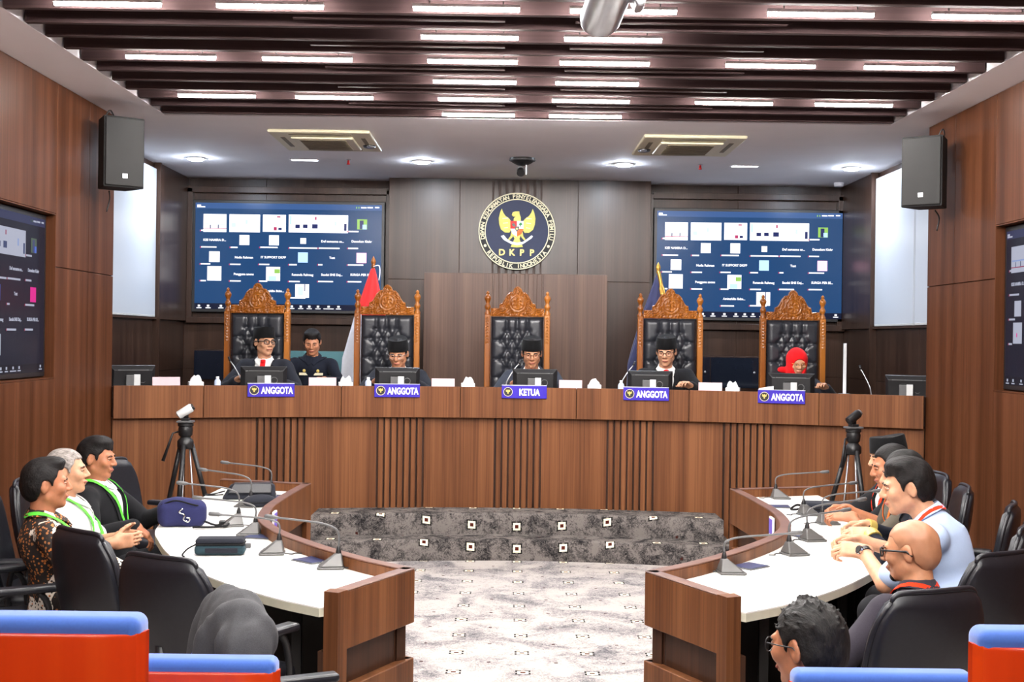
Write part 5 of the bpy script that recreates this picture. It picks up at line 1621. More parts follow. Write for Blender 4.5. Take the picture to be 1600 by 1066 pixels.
# ================================================================ THINGS AGAINST THE BACK WALL
def cabinet_glass(label, x0, x1, z0, z1):
    t = thing('tinted_cabinet', label, 'cabinet', ((x0 + x1) / 2, 14.45, PLAT))
    w_ = (x1 - x0) / 2; a, b = z0 - PLAT, z1 - PLAT
    MB().box(-w_, w_, -.18, .22, 0, b).build('carcass', 'wood_back', t, bevel=.004)
    n = max(1, round(2 * w_ / .6))
    for i in range(n):
        xa = -w_ + 2 * w_ * i / n; xb = -w_ + 2 * w_ * (i + 1) / n
        d = MB().box(xa + .004, xb - .004, -.20, -.181, a, b - .01).build('glass_door', 'tinted_glass', t, bevel=.002)
        MB().lathe([(.012, 0), (.012, .012), (.001, .014)], n=10, mat=Matrix.Rotation(PI / 2, 4, 'X'), c=(xb - .06, -.2, (a + b) / 2)).build('knob', 'silver', d)
cabinet_glass('low cabinet with tinted glass doors below the left screen', -3.45, -1.45, 1.35, 1.68)
cabinet_glass('low cabinet with tinted glass doors below the right screen', 1.75, 3.40, 1.33, 1.68)
t = thing('glass_partition', 'teal glass partition behind the man in navy uniform', 'partition', (-1.78, 13.35, PLAT))
MB().box(-.50, .50, -.006, .006, .02, 1.19).build('pane', 'teal_panel', t, bevel=.002)
for s in (-1, 1): MB().box(s * .50 - .012, s * .50 + .012, -.02, .02, 0, 1.20).build('upright', 'silver', t, bevel=.002)
t = thing('side_counter', 'white-topped side counter at the right end behind the bench', 'counter', (3.05, 12.9, PLAT))
MB().box(-.45, .45, -.25, .25, 0, .80).build('body', 'wood_back', t, bevel=.004)
MB().box(-.47, .47, -.27, .27, .80, .825).build('white_top', 'white_laminate', t, bevel=.003)
t = thing('white_post', 'slim white upright post on the side counter by the right alcove', 'post', (3.44, 12.9, PLAT + .825))
MB().box(-.014, .014, -.014, .014, .012, .52).build('shaft', 'paper_white', t, bevel=.003)
MB().box(-.05, .05, -.05, .05, 0, .012).build('base_plate', 'light_grey', t, bevel=.002)

# ================================================================ TRIPODS
def tripod(label, x, y, top, rotz, light, handle):
    t = thing('camera_tripod', label, 'tripod', (x, y, 0), rotz, 'camera tripods')
    hub = top - .30
    for k in range(3):
        a = 2 * PI * k / 3 + .5; c, s = math.cos(a), math.sin(a)
        lg = MB().tube([(.05 * c, .05 * s, hub), (.20 * c, .20 * s, hub * .45)], .019, 8).build('leg', 'black_plastic', t, smooth=True)
        MB().tube([(.20 * c, .20 * s, hub * .48), (.36 * c, .36 * s, .02)], .014, 8).build('lower_leg', 'black_plastic', lg, smooth=True)
        MB().lathe([(.02, 0), (.022, .02), (.012, .04)], c=(.36 * c, .36 * s, 0), n=10).build('rubber_foot', 'black_matte', lg, smooth=True)
        MB().tube([(.03 * c, .03 * s, hub), (.10 * c, .10 * s, .18)], .006, 6).build('spreader_rod', 'silver', t, smooth=True)
    MB().lathe([(.05, hub - .03), (.062, hub - .015), (.062, hub + .03), (.045, hub + .05), (.038, hub + .06), (.052, hub + .075), (.055, hub + .12), (.05, hub + .14), (.06, hub + .145), (.06, hub + .165), (.02, hub + .17)], n=18).build('fluid_head', 'black_plastic', t, smooth=True, angle=45)
    MB().box(-.06, .06, -.05, .05, hub + .17, hub + .185).build('plate', 'grey_plastic', t, bevel=.004)
    MB().tube([(-.05, 0, hub + .10), (-.09, -.03, hub + .09), (-.15, -.08, hub - .12)], [.008, .008, .014], 8).build('pan_handle', 'black_plastic', t, smooth=True)
    MB().box(-.018, .012, -.068, -.064, hub - .14, hub - .04).build('paper_tag', 'paper_white', t)
    c = thing('video_camera', 'small %s camera on the %s' % (light, label.replace('black camera ', '').replace('black ', '')), 'camera', (x, y, top - .115), rotz, 'tripod cameras')
    MB().box(-.03, .03, -.03, .03, 0, .02).build('foot', 'black_plastic', c, bevel=.004)
    MB().tube([(0, .0, .02), (0, .0, .075)], .022, 12).build('yoke', 'black_plastic', c, smooth=True)
    m = 'light_grey' if light == 'white' else 'black_plastic'
    sg = 1 if light == 'white' else .8
    MB().tube([(-.055, -.01, .035), (-.05, -.01, .04), (.04, .0, .10), (.05, 0, .105)], [.022, .034, .034, .026], 16).build('body', m, c, smooth=True, angle=50)
    MB().tube([(.046, 0, .1025), (.058, .002, .111)], [.027, .024], 16).build('lens', 'silver' if light != 'white' else 'black_plastic', c, smooth=True, angle=50)
tripod('black camera tripod in front of the left end of the bench', -2.44, 9.85, 1.30, 0.0, 'white', True)
tripod('black camera tripod in front of the right end of the bench', 2.70, 9.85, 1.32, .3, 'black', True)

# ================================================================ DESK MICROPHONES, PLATES, BAGS
def atz(px, py, z):
    th = R_(.76); u = px - 788; v = 529 - py
    a = (u * math.cos(th) - v * math.sin(th)) / F_PX; b = (u * math.sin(th) + v * math.cos(th)) / F_PX
    Yd = (z - CAM_H) / b; return (a * Yd, Yd)
NTH = ['nearest', 'second nearest', 'third nearest', 'fourth nearest', 'fifth nearest', 'farthest']
LM = [((520, 888), (-.80, -.05)), ((428, 866), (-.96, -.1)), ((392, 836), (-.98, .0)), ((366, 822), (-.92, -.25)), ((386, 792), (-.98, .1)), ((418, 774), (-.98, .0))]
RM = [((1140, 897), (.95, .1)), ((1240, 868), (.92, .35)), ((1268, 846), (.92, .3)), ((1292, 820), (.96, .15)), ((1262, 806), (.96, .25)), ((1218, 780), (.98, .05))]
for i, ((px, py), d) in enumerate(LM):
    b = atz(px, py, TTOP); gooseneck('%s gooseneck desk microphone on the left curved desk' % NTH[i], b, d, .27, (.14, .10, .10, .15, .13, .12)[i])
for i, ((px, py), d) in enumerate(RM):
    b = atz(px, py, TTOP); gooseneck('%s gooseneck desk microphone on the right curved desk' % NTH[i], b, d, .30, (.09, .12, .12, .10, .10, .09)[i])
def socket_plate(label, px, py, ang, w=.16, d=.13):
    x, y = atz(px, py, TTOP)
    t = thing('socket_plate', label, 'socket plate', (x, y, TTOP), ang, 'navy socket plates in the desks')
    MB().box(-w / 2, w / 2, -d / 2, d / 2, 0, .006).build('frame', 'grey_plastic', t, bevel=.002)
    MB().box(-w / 2 + .006, w / 2 - .006, -d / 2 + .006, d / 2 - .006, .006, .009).build('lid', 'navy_plate', t, bevel=.002)
for l, px, py, a in (('nearest navy socket plate on the left desk', 487, 877, -.75), ('navy socket plate between the middle microphones of the left desk', 408, 840, -.2), ('farthest navy socket plate on the left desk', 432, 778, .1),
                     ('nearest navy socket plate on the right desk', 1172, 887, .75), ('navy socket plate behind the middle microphone of the right desk', 1258, 838, .3), ('farthest navy socket plate on the right desk', 1216, 793, -.1)):
    socket_plate(l, px, py, a)

cloth('bag_navy', rgb(42, 44, 84), .1); cloth('bag_black', rgb(34, 36, 44), .12); cloth('bag_teal', rgb(38, 58, 66), .12); cloth('strap_black', rgb(20, 20, 22), .1)
x, y = atz(288, 822, TTOP)
t = thing('waist_bag', 'navy fabric waist bag with a metal clip at the left desk edge', 'bag', (x, y, TTOP), R_(8))
G = Field((-.18, -.13, -.02), (.18, .13, .2), .006)
G.box((-.01, 0, .075), (.135, .065, .078), rotzm(.05), .05, 0); G.ell((-.03, .0, .10), (.12, .06, .065), None, .03); G.folds(.003, 60, 3.); G.clip(lambda X, Y, Z: -Z + .001 + X * 0 + Y * 0)
G.mesh('body', 'bag_navy', t)
MB().tube(spline([(-.12, -.05, .13), (-.04, -.07, .155), (.06, -.065, .13), (.125, -.02, .11)], 6), .005, 6).build('zip', 'strap_black', t, smooth=True)
MB().tube(spline([(.0, -.072, .11), (-.02, -.075, .09), (.01, -.075, .075), (.005, -.078, .05), (.03, -.078, .035), (.04, -.078, .055), (.02, -.078, .06)], 5), .005, 6).build('clip', 'chrome', t, smooth=True)
sp_ = [(.12, -.03, .03), (.18, -.05, .012), (.22, -.02, .012), (.25, -.06, .02), (.24, -.10, .012), (.16, -.12, .010), (.06, -.13, .012)]
MB().tube(spline(sp_, 6), .014, 8, flat=.35).build('strap', 'strap_black', t, smooth=True)
MB().box(.20, .24, -.055, -.015, .0, .035).build('buckle', 'black_plastic', t, bevel=.006)

x, y = atz(345, 866, TTOP)
t = thing('pouch', 'dark teal zipped pouch lying on the left curved desk', 'bag', (x, y, TTOP), R_(6))
MB().box(-.125, .125, -.06, .06, .002, .055).build('lower_body', 'bag_teal', t, bevel=.022, seg=4)
MB().box(-.12, .12, -.055, .055, .057, .085).build('upper_body', 'bag_black', t, bevel=.014, seg=3)
MB().box(-.122, .122, -.058, .058, .052, .060).build('zip', 'strap_black', t, bevel=.003)
MB().box(.122, .150, -.012, .012, .03, .055).build('zip_pull', 'grey_plastic', t, bevel=.004)
MB().box(-.07, .09, -.064, -.058, .014, .040).build('front_pocket', 'bag_black', t, bevel=.003)
MB().tube(spline([(-.12, 0, .05), (-.16, -.01, .03), (-.18, -.06, .008), (-.165, -.10, .006)], 6), .004, 6).build('wrist_loop', 'strap_black', t, smooth=True)

x, y = atz(388, 782, TTOP)
t = thing('shoulder_bag', 'black leather document bag at the far end of the left desk', 'bag', (x, y + .08, TTOP), R_(10))
MB().hexa([(-.19, -.05, .0), (.17, -.05, 0), (.17, .08, 0), (-.19, .08, 0)], [(-.13, -.02, .10), (.16, -.02, .10), (.16, .06, .10), (-.13, .06, .10)]).build('body', 'bag_black', t, bevel=.018, seg=3)
MB().hexa([(-.15, -.06, .045), (.14, -.06, .045), (.14, -.03, .045), (-.15, -.03, .045)], [(-.11, -.04, .108), (.14, -.04, .108), (.14, .05, .108), (-.11, .05, .108)]).build('flap', 'leather_black', t, bevel=.006)
MB().tube(spline([(-.18, 0, .03), (-.27, -.03, .03), (-.29, .02, .03), (-.24, .05, .03), (-.17, .04, .05)], 6), .011, 8, flat=.4).build('strap', 'strap_black', t, smooth=True)
x, y = atz(400, 793, TTOP)
t = thing('sunglasses_case', 'dark rounded case beside the document bag on the left desk', 'case', (x + .02, y + .03, TTOP), R_(30))
G = Field((-.14, -.09, -.02), (.14, .09, .10), .006); G.ell((0, 0, .035), (.11, .055, .045), None, 0); G.clip(lambda X, Y, Z: -Z + .001 + X * 0 + Y * 0, .01); G.mesh('shell', 'bag_black', t)
MB().tube([(.115 * math.cos(q), .058 * math.sin(q), .034) for q in np.linspace(0, 2 * PI, 30)], .003, 6, False).build('seam', 'strap_black', t, smooth=True)
x, y = atz(335, 795, TTOP)
t = thing('paper_sheet', 'white printed sheet lying on the left curved desk', 'paper', (x, y, TTOP), R_(-8))
MB().box(-.15, .15, -.105, .105, .0005, .0015).build('sheet', 'paper_white', t)
for k in range(3): MB().box(-.05 + .03 * k, .06 + .02 * k, .02 - .018 * k, .026 - .018 * k, .0016, .0019).build('printed_line', 'mic_grey', t)
x, y = atz(1292, 805, TTOP)
t = thing('document_case', 'dark blue-black zipped case on the right curved desk', 'case', (x + .02, y + .04, TTOP), R_(-4))
MB().box(-.16, .16, -.09, .09, .0, .075).build('body', 'bag_black', t, bevel=.02, seg=3)
MB().box(-.155, .155, -.093, -.088, .035, .042).build('zip', 'strap_black', t)
MB().tube(spline([(-.16, -.02, .05), (-.21, -.06, .06), (-.24, -.03, .03), (-.20, .03, .02), (-.15, .04, .03)], 6), .007, 8).build('handle', 'strap_black', t, smooth=True)
# ================================================================ OFFICE CHAIRS
def office_chair(label, x, y, yaw):
    """occupant faces local +y"""
    t = thing('office_chair', label, 'chair', (x, y, 0), yaw, 'black leather desk chairs')
    # back: curved padded shell
    nu, nv = 20, 18
    rows = []
    def outline(v):  # half width against height 0..1
        return .225 + .025 * math.sin(PI * min(1, v * 1.1)) - .045 * max(0, (v - .6) / .4) ** 3
    def pt(u, v, side):
        w_ = outline(v); a = u * PI / 2
        x_ = w_ * math.sin(a) if abs(u) < 1 else w_ * u
        z = .47 + .52 * v - .035 * (abs(u) ** 5) * v ** 5
        yb = -.20 - .10 * v + .05 * (x_ / .25) ** 2 - .02 * math.sin(PI * v)
        edge = max(0, 1 - max(abs(u) ** 6, (abs(2 * v - 1)) ** 10))
        return (x_, yb + side * .034 * edge ** .5, z)
    mb = MB()
    us = np.linspace(-1, 1, nu); vs_ = np.linspace(0, 1, nv)
    mb.grid([[pt(u, v, 1) for v in vs_] for u in us[::-1]])
    mb.grid([[pt(u, v, -1) for v in vs_] for u in us])
    mb.build('backrest', 'leather_black', t, smooth=True)
    MB().tube([pt(u, 1, 0) for u in us], .011, 8).build('top_piping', 'leather_black', t, smooth=True)
    for s in (-1, 1): MB().tube([pt(s, v, 0) for v in vs_], .011, 8).build('side_piping', 'leather_black', t, smooth=True)
    sb = Field((-.30, -.27, .36), (.30, .30, .54), .012)
    sb.box((0, .02, .45), (.25, .25, .05), None, .045, 0); sb.mesh('seat', 'leather_black', t)
    for s in (-1, 1):
        ar = MB().tube(spline([(s * .24, -.12, .43), (s * .30, -.12, .48), (s * .30, -.10, .62), (s * .30, -.05, .66)], 5), .015, 8).build('arm_bracket', 'black_plastic', t, smooth=True)
        MB().tube(spline([(s * .24, .16, .43), (s * .30, .14, .48), (s * .30, .12, .60), (s * .30, .08, .66)], 5), .015, 8).build('arm_support', 'black_plastic', t, smooth=True)
        MB().box(s * .30 - .035, s * .30 + .035, -.17, .17, .655, .69).build('arm_pad', 'leather_black', t, bevel=.015, seg=3)
    MB().box(-.04, .04, -.24, -.05, .36, .40).build('back_bar', 'black_plastic', t, bevel=.006)
    MB().tube([(0, -.235, .38), (0, -.265, .50), (0, -.27, .64)], .022, 8).build('back_stem', 'black_plastic', t, smooth=True)
    MB().lathe([(.028, .10), (.028, .26), (.02, .26), (.02, .40)], n=14).build('gas_column', 'chrome', t, smooth=True, angle=50)
    for k in range(5):
        a = 2 * PI * k / 5 + .3; c, s = math.cos(a), math.sin(a)
        b = MB().tube([(0, 0, .11), (.16 * c, .16 * s, .095), (.29 * c, .29 * s, .075)], [.030, .022, .016], 8).build('base_arm', 'black_plastic', t, smooth=True)
        MB().tube([(.29 * c - .018 * s, .29 * s + .018 * c, .03), (.29 * c + .018 * s, .29 * s - .018 * c, .03)], .030, 12).build('caster', 'black_matte', b, smooth=True, angle=50)
    return t
def yaw_to(dx, dy): return math.atan2(dy, dx) - PI / 2
# the same chair at every place, turned to the desk (x, y of seat centre, facing direction)
OC = [(-2.34, 6.10, (.86, .5), 'black desk chair under the man in the batik shirt'),
      (-1.66, 5.80, (.66, .75), 'empty black desk chair beside the man in the batik shirt'),
      (-1.18, 5.20, (.50, .87), 'empty black desk chair behind the nearest part of the left desk'),
      (-.62, 4.32, (.90, .44), 'black desk chair with a grey jacket over its back'),
      (-2.46, 6.86, (.97, .2), 'black desk chair under the grey-haired man in the white shirt'),
      (-2.52, 7.52, (1, 0), 'black desk chair under the man in the black suit'),
      (-2.42, 8.62, (.93, -.37), 'empty blue-black desk chair beyond the man in the black suit'),
      (1.41, 4.72, (-.38, .92), 'black desk chair under the bald man'),
      (1.96, 5.54, (-.50, .87), 'black desk chair behind the man in the light blue shirt'),
      (2.24, 6.22, (-.90, .44), 'black desk chair under the man in dark sleeves with gold cuffs'),
      (2.50, 7.02, (-.90, .40), 'black desk chair under the man in the olive T-shirt'),
      (2.53, 7.80, (-.97, .2), 'blue-black desk chair under the man in the tall black cap'),
      (2.62, 8.50, (-.97, -.1), 'empty desk chair beyond the man in the tall black cap')]
oc0 = None
for x, y, d, l in OC:
    if oc0 is None: oc0 = office_chair(l, x, y, yaw_to(*d))
    else:
        oc = dup(oc0, (x, y, 0), yaw_to(*d), l, 'black leather desk chairs')
        if 'grey jacket' in l: oc.scale = (.9, 1, .92)

# ================================================================ AUDITORIUM SEATS
def hall_seat(label, x, y, top, z0):
    t = thing('auditorium_seat', label, 'seat', (x, y, z0), 0, 'orange and blue auditorium seats')
    h = top - z0; w_ = .235
    # wooden back shell seen from behind, curved at its sides
    mb = MB(); rows = []
    prof = [(-w_, .03), (-w_ + .012, .006), (-w_ + .04, -.004)] + [(q, -.010) for q in np.linspace(-w_ + .08, w_ - .08, 9)] + [(w_ - .04, -.004), (w_ - .012, .006), (w_, .03)]
    rows = [[(px, py, .28), (px, py, h - .036), (px, py + .004, h - .030)] for px, py in prof]
    mb.grid(rows); mb.grid([[(px, py + .022, z) for z in (h - .030, .28)] for px, py in prof])
    mb.grid([[(px, py + .004, h - .030), (px, py + .022, h - .030)] for px, py in prof])
    mb.build('wood_shell', 'wood_orange', t, smooth=True, angle=40)
    MB().box(-w_ + .006, w_ - .006, .004, .085, .32, h).build('back_cushion', 'blue_fabric', t, bevel=.022, seg=5, smooth=True)
    MB().box(-w_ + .01, w_ - .01, .08, .52, .36, .45).build('seat_cushion', 'blue_fabric', t, bevel=.03, seg=3)
    for s in (-1, 1):
        MB().box(s * (w_ + .022) - .02, s * (w_ + .022) + .02, .06, .46, 0, .56).build('side_frame', 'black_plastic', t, bevel=.006)
        MB().box(s * (w_ + .022) - .03, s * (w_ + .022) + .03, .04, .44, .56, .60).build('armrest', 'wood_orange', t, bevel=.008)
    return t
ROW2 = .30
tier = MB().box(-3.2, 3.4, -1.5, 2.75, 0.0, ROW2).build('floor_tier', 'carpet'); tag(tier, 'raised carpeted tier of the audience seating', 'floor', kind='structure')
hall_seat('orange-backed seat with blue cushion at the bottom left corner, nearer one', (228 - 788) / 2000 * 2.4 - .235, 2.4, 1.315, ROW2)
hall_seat('orange-backed seat with blue cushion next to the grey jacket', (440 - 788) / 2000 * 3.2 - .235, 3.2, 1.035, 0)
hall_seat('blue-topped seat behind the man with glasses in the foreground', .735 + .235, 3.2, 1.020, 0)
hall_seat('orange-backed seat with blue cushion at the bottom right corner', (1537 - 788) / 2000 * 2.4 + .235, 2.4, 1.31, ROW2)

# ================================================================ PEOPLE AT THE BENCH
def badge(mat, px, pz, r):
    def f(t, G, Tp, W, EL, Rt, S):
        p = Vector(G.snap(Tp((px, .14, pz)), .004)); m = Matrix.Translation(p) @ Matrix(Rt.tolist()).to_4x4()
        MB().lathe([(r, 0), (r * .8, .006), (.001, .008)], n=16, mat=Matrix.Rotation(-PI / 2, 4, 'X')).xform(m).build('lapel_badge', mat, t, smooth=True)
    return f
HB = 12.2
def bench_person(label, px, py, Yd, **kw):
    a, b = (px - 788) / 2000.0, (529 - py) / 2000.0; th = R_(.76)
    X_ = (a * math.cos(th) - b * math.sin(th)) * Yd; Z_ = CAM_H + (a * math.sin(th) + b * math.cos(th)) * Yd
    yaw = kw.pop('yaw', PI)
    wrs = {1: (X_ - .18, Yd - .36, WT + .06), -1: (X_ + .18, Yd - .36, WT + .06)}
    return person(label, (X_, Yd, Z_), yaw, wr=kw.pop('wr', wrs), floor=PLAT, vox=.009, **kw)
bench_person('capped man in dark suit and red tie looking aside at the far left', 414, 535, 12.25, S=1.1, lean=0, head_yaw=38, head_pitch=0, tie=True, hat='peci', top='suit_char', glasses=('black_plastic', 'rect'), skinm='skin_c', neck_fwd=8, extra=badge('gold', .095, .33, .018), seed=1)
bench_person('bowed man in dark suit and black cap beside the red-white flag', 622, 553, 12.1, S=1.1, lean=12, head_yaw=-6, head_pitch=16, hat='peci', top='suit_char', glasses=('silver', 'round'), skinm='skin_a', tie=True, seed=2)
bench_person('bowed man in grey suit, red tie and black cap at the middle of the bench', 831, 553, 12.1, S=1.1, lean=10, head_yaw=0, head_pitch=12, hat='peci', top='suit_grey', glasses=('black_plastic', 'round'), skinm='skin_a', tie=True, extra=badge('emblem_cream', .10, .33, .022), seed=3)
bench_person('man in black suit, red tie and black cap reading by the navy flag', 1041, 550, 12.15, S=1.1, lean=8, head_yaw=-14, head_pitch=12, hat='peci', top='suit_black', glasses=('black_plastic', 'round'), skinm='skin_c', tie=True, extra=badge('emblem_cream', .10, .33, .022), seed=4)
bench_person('woman in a red headscarf and dark suit looking down at the bench', 1246, 567, 12.15, lean=10, head_yaw=4, head_pitch=14, hair='hijab', top='suit_char', glasses=('brass', 'round'), skinm='skin_c', shoulder=.165, S=1.02, seed=5)
def uni(t, G, Tp, W, EL, Rt, S):
    for s in (-1, 1):
        p = Vector(G.snap(Tp((s * .08, .14, .34)), .004)); m = Matrix.Translation(p) @ Matrix(Rt.tolist()).to_4x4()
        MB().box(-.045, .045, -.004, .004, -.012, .012).xform(m).build('name_tape', 'ivory', t)
        p = Vector(G.snap(Tp((s * .075, .14, .375)), .004)); m = Matrix.Translation(p) @ Matrix(Rt.tolist()).to_4x4()
        MB().lathe([(.016, 0), (.012, .005), (.001, .006)], n=12, mat=Matrix.Rotation(-PI / 2, 4, 'X')).xform(m).build('pin', 'gold', t)
        ribbon_on(G, [Tp((s * .06, .08, .47)), Tp((s * .10, .03, .48)), Tp((s * .13, .0, .475))], .03, 'epaulette', 'uniform_navy', t, .006, .006)
    p = Vector(G.snap(Tp((-.235, .06, .33)), .005)); 
    MB().lathe([(.034, 0), (.030, .005), (.001, .006)], n=16, mat=Matrix.Rotation(-PI / 2, 4, 'X')).xform(Matrix.Translation(p) @ Matrix.Rotation(.7, 4, 'Z')).build('sleeve_patch', 'olive_gold', t)
    MB().box(-.004, .004, -.004, .004, -.14, 0).xform(Matrix.Translation(Vector(G.snap(Tp((0, .15, .26)), .004)))).build('pen_cord', 'plate_blue', t)
bench_person('young man in navy uniform writing between the first two carved chairs', 488, 535, 12.7, lean=6, head_yaw=4, head_pitch=20, hair='full', style='uniform', top='uniform_navy', skinm='skin_d', extra=uni, seed=6)
sx_, sy_ = (465 - 788) / 2000 * 12.3, 12.25
t = thing('note_paper', 'white note papers in front of the man in navy uniform', 'paper', (sx_ + .05, 12.0, WT), .1)
MB().box(-.16, .16, -.10, .10, .0, .006).build('sheet', 'paper_white', t)

# ================================================================ PEOPLE AT THE LEFT DESK
def at_px(px, py, Yd):
    a, b = (px - 788) / 2000.0, (529 - py) / 2000.0; th = R_(.76)
    return ((a * math.cos(th) - b * math.sin(th)) * Yd, Yd, CAM_H + (a * math.sin(th) + b * math.cos(th)) * Yd)
GRP = None
h = at_px(74, 757, 6.25)
person('man in a brown batik shirt with a green lanyard at the left desk', h, yaw_to(.88, .48), lean=-8, head_yaw=-6, head_pitch=-2, neck_fwd=16, S=1.0, vox=.0064, skinm='skin_b', style='shirt', top='batik', sleeve='long', hair='quiff', fat=.03,
       lanyard=('lan_green', (.02, .16, .16), 'card_pink'), wr={1: (h[0] + .42, h[1] - .12, .60), -1: (h[0] + .45, h[1] + .22, .60)}, hand={1: ((.6, .7, -.1), (0, 0, -1)), -1: ((.8, -.3, -.1), (0, 0, -1))}, seed=7)
h = at_px(106, 737, 6.95)
person('grey-haired man in a white shirt with a green lanyard at the left desk', h, yaw_to(.97, .24), lean=-10, head_yaw=-4, head_pitch=-4, neck_fwd=16, vox=.0064, skinm='skin_c', style='shirt', top='shirt_white', sleeve='short', hair='short', hairmat='hair_grey', fat=.025,
       lanyard=('lan_green', (.0, .16, .16), 'green_leaf'), wr={1: at_px(178, 848, 6.62), -1: at_px(192, 838, 6.85)}, hand={1: ((.9, .35, .1), (-.2, 1, .1)), -1: ((.9, -.3, .0), (-.2, -1, .1))}, curl=.55, seed=8)
h = at_px(153, 716, 7.6)
person('man in a black suit with a green lanyard at the left desk', h, yaw_to(1, -.05), lean=-14, head_yaw=0, head_pitch=4, neck_fwd=18, vox=.006, skinm='skin_b', style='suit', top='suit_black', hair='full',
       lanyard=('lan_green', (.0, .16, .14)), wr={1: at_px(212, 822, 7.3), -1: at_px(262, 800, 7.75)}, hand={1: ((.7, .2, -.6), (-.6, 0, -.7)), -1: ((1, 0, -.1), (0, 0, -1))}, seed=9)

# ================================================================ PEOPLE AT THE RIGHT DESK
def watch(side, mat, face, frac=.86):
    def f(t, G, Tp, W, EL, Rt, S):
        u_ = unit(W[side] - EL[side]); p = EL[side] + (W[side] - EL[side]) * .93
        MB().tube([p - u_ * .012, p + u_ * .012], .034 * S, 18).build('watch_strap', mat, t, smooth=True, angle=50)
        n_ = unit(A_((0, 0, 1)) - u_ * u_[2]); n_ = unit(n_ * .5 + np.cross(u_, n_) * (.85 if side > 0 else -.85) * 1)
        q = p + n_ * .032 * S
        MB().tube([q, q + n_ * .010], [.022, .021], 18).build('watch_case', 'chrome', t, smooth=True, angle=50)
        MB().tube([q + n_ * .0101, q + n_ * .0115], .017, 18).build('watch_face', face, t)
    return f
h = at_px(1424, 862, 5.15)
person('bald man with black glasses and red lanyard in a dark shirt at the right desk', h, yaw_to(-.45, .89), lean=4, head_yaw=30, head_pitch=6, neck_fwd=16, vox=.006, skinm='skin_a', style='shirt', top='shirt_dark', hair='stubble', hairmat='hair_stub', fat=.03, S=1.03,
       lanyard=('lan_red',), glasses=('black_plastic', 'rect'), beard=True, seed=10, wr={1: (h[0] - .05, h[1] + .40, .56), -1: (h[0] - .42, h[1] + .06, .56)})
h = at_px(1418, 762, 5.85)
person('stout man in a light blue shirt with a red lanyard leaning on the right desk', h, yaw_to(-.92, .38), lean=24, head_yaw=12, head_pitch=8, neck_fwd=14, vox=.006, skinm='skin_c', style='shirt', top='shirt_blue', sleeve='short', hair='full', fat=.055, S=1.05,
       lanyard=('lan_red',), wr={1: at_px(1345, 846, 6.25), -1: at_px(1350, 862, 5.95)}, hand={1: ((-1, .1, .05), (.1, -.5, -.8)), -1: ((-1, .12, .05), (.1, .6, -.8))}, curl=.75, extra=watch(-1, 'black_plastic', 'black_matte'), seed=11)
h = at_px(1412, 742, 6.5)
person('man with greying hair and gold-trimmed dark sleeves behind the light blue shirt', h, yaw_to(-.95, .30), lean=20, head_yaw=4, head_pitch=8, vox=.006, skinm='skin_c', style='shirt', top='uniform_navy', hair='short', hairmat='hair_salt', S=.98,
       wr={1: at_px(1352, 822, 6.75), -1: at_px(1360, 834, 6.5)}, hand={1: ((-1, -.1, 0), (0, -.5, -.8)), -1: ((-1, .2, 0), (0, .5, -.8))}, curl=.6,
       extra=lambda t, G, Tp, W, EL, Rt, S: [MB().tube([W[s] - unit(W[s] - EL[s]) * .05, W[s] - unit(W[s] - EL[s]) * .01], [.046, .042], 16).build('gold_cuff', 'gold', t, smooth=True, angle=50) for s in (-1, 1)], seed=12)
h = at_px(1393, 730, 7.15)
person('man in an olive grey T-shirt with an orange lanyard at the right desk', h, yaw_to(-1, .05), lean=14, head_yaw=0, head_pitch=10, vox=.006, skinm='skin_b', style='tee', top='tee_olive', sleeve='short', hair='short', lanyard=('lan_orange',),
       wr={1: at_px(1322, 796, 7.55), -1: at_px(1330, 808, 7.2)}, hand={1: ((-1, -.2, .05), (0, -.5, -.8)), -1: ((-1, .3, .0), (0, .5, -.8))}, curl=.6, seed=13)
h = at_px(1388, 716, 7.85)
person('man in a tall black cap at the far end of the right desk', h, yaw_to(-1, .0), lean=6, head_yaw=0, head_pitch=8, vox=.008, skinm='skin_c', style='suit', top='suit_black', hat='peci', hair='short', S=1.02, lanyard=('lan_red',), wr={1: (h[0] - .42, h[1] + .2, .62), -1: (h[0] - .42, h[1] - .2, .62)}, seed=14)
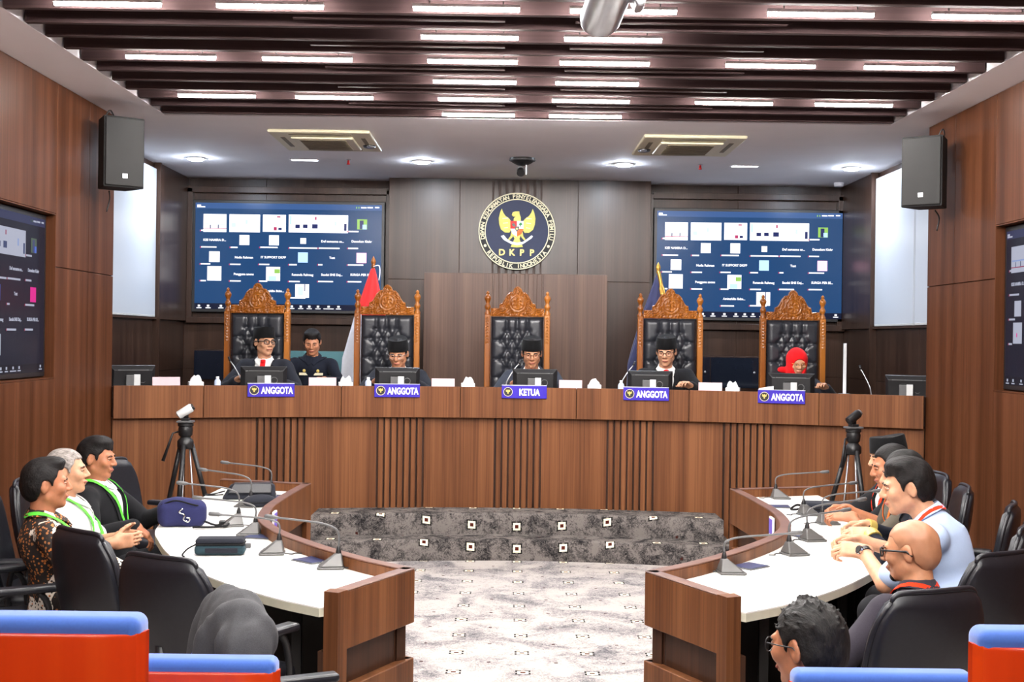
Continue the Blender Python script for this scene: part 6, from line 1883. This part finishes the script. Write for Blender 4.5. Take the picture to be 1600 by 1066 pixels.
# foreground
h = at_px(1262, 1010, 3.5)
person('man with glasses and short dark hair in the foreground seat', h, yaw_to(-.62, .78), lean=4, head_yaw=6, head_pitch=6, vox=.005, skinm='skin_b', style='suit', top='suit_char', hair='spiky', hairmat='hair_salt', glasses=('black_plastic', 'round'), S=.98, seed=15)

# ================================================================ JACKET AND CLOTH
t = thing('draped_jacket', 'grey checked jacket with blue lining hung over a desk chair', 'jacket', (-.80, 4.235, -.075), yaw_to(.90, .44))
t.scale = (1.0, 1.0, 1)
G = Field((-.33, -.34, .50), (.36, .30, 1.12), .009)
G.cone((-.12, -.07, .99), (.12, -.07, .98), .075, .075, 0); G.ell((0, -.08, .90), (.205, .085, .16), None, .06); G.cone((-.17, -.10, .92), (-.20, -.12, .66), .07, .075, .05)
G.cone((.17, -.09, .92), (.20, -.10, .66), .07, .08, .05); G.cone((.0, -.13, .92), (.02, -.16, .62), .07, .10, .05)
G.folds(.012, 40, 5.0, (1.4, 1, .26)); G.folds(.005, 90, 2.0, (1.1, 1, .26))
G.mesh('cloth', 'jacket_grey', t)
cloth('lining_blue', rgb(70, 78, 140), .1)
ribbon_on(G, [(-.12, -.25, .865), (-.04, -.28, .85), (.05, -.28, .85), (.13, -.25, .865)], .035, 'lining', 'lining_blue', t, .004, .006)
G = Field((-.30, -.36, .42), (.34, .06, .82), .009)
G.ell((.0, -.17, .62), (.22, .10, .17), None, 0); G.cone((-.14, -.2, .72), (.14, -.2, .72), .06, .06, .05); G.folds(.010, 46, 9.0, (1.2, 1, .35)); G.mesh('lower_folds', 'jacket_grey', t)
x_, y_, z_ = at_px(1596, 990, 2.9)
cloth('salmon', rgb(220, 120, 100), .06)
t = thing('folded_cloth', 'salmon pink cloth at the right edge above the blue seat cushion', 'cloth', (x_ + .05, 2.62, ROW2))
G = Field((-.15, -.14, .0), (.18, .14, 1.10), .012); G.ell((.02, 0, z_ - ROW2 - .04), (.09, .06, .07), None, 0); G.cone((.02, 0, z_ - ROW2 - .06), (.02, .0, .06), .07, .06, .04); G.folds(.006, 40, 3.); G.mesh('cloth', 'salmon', t)
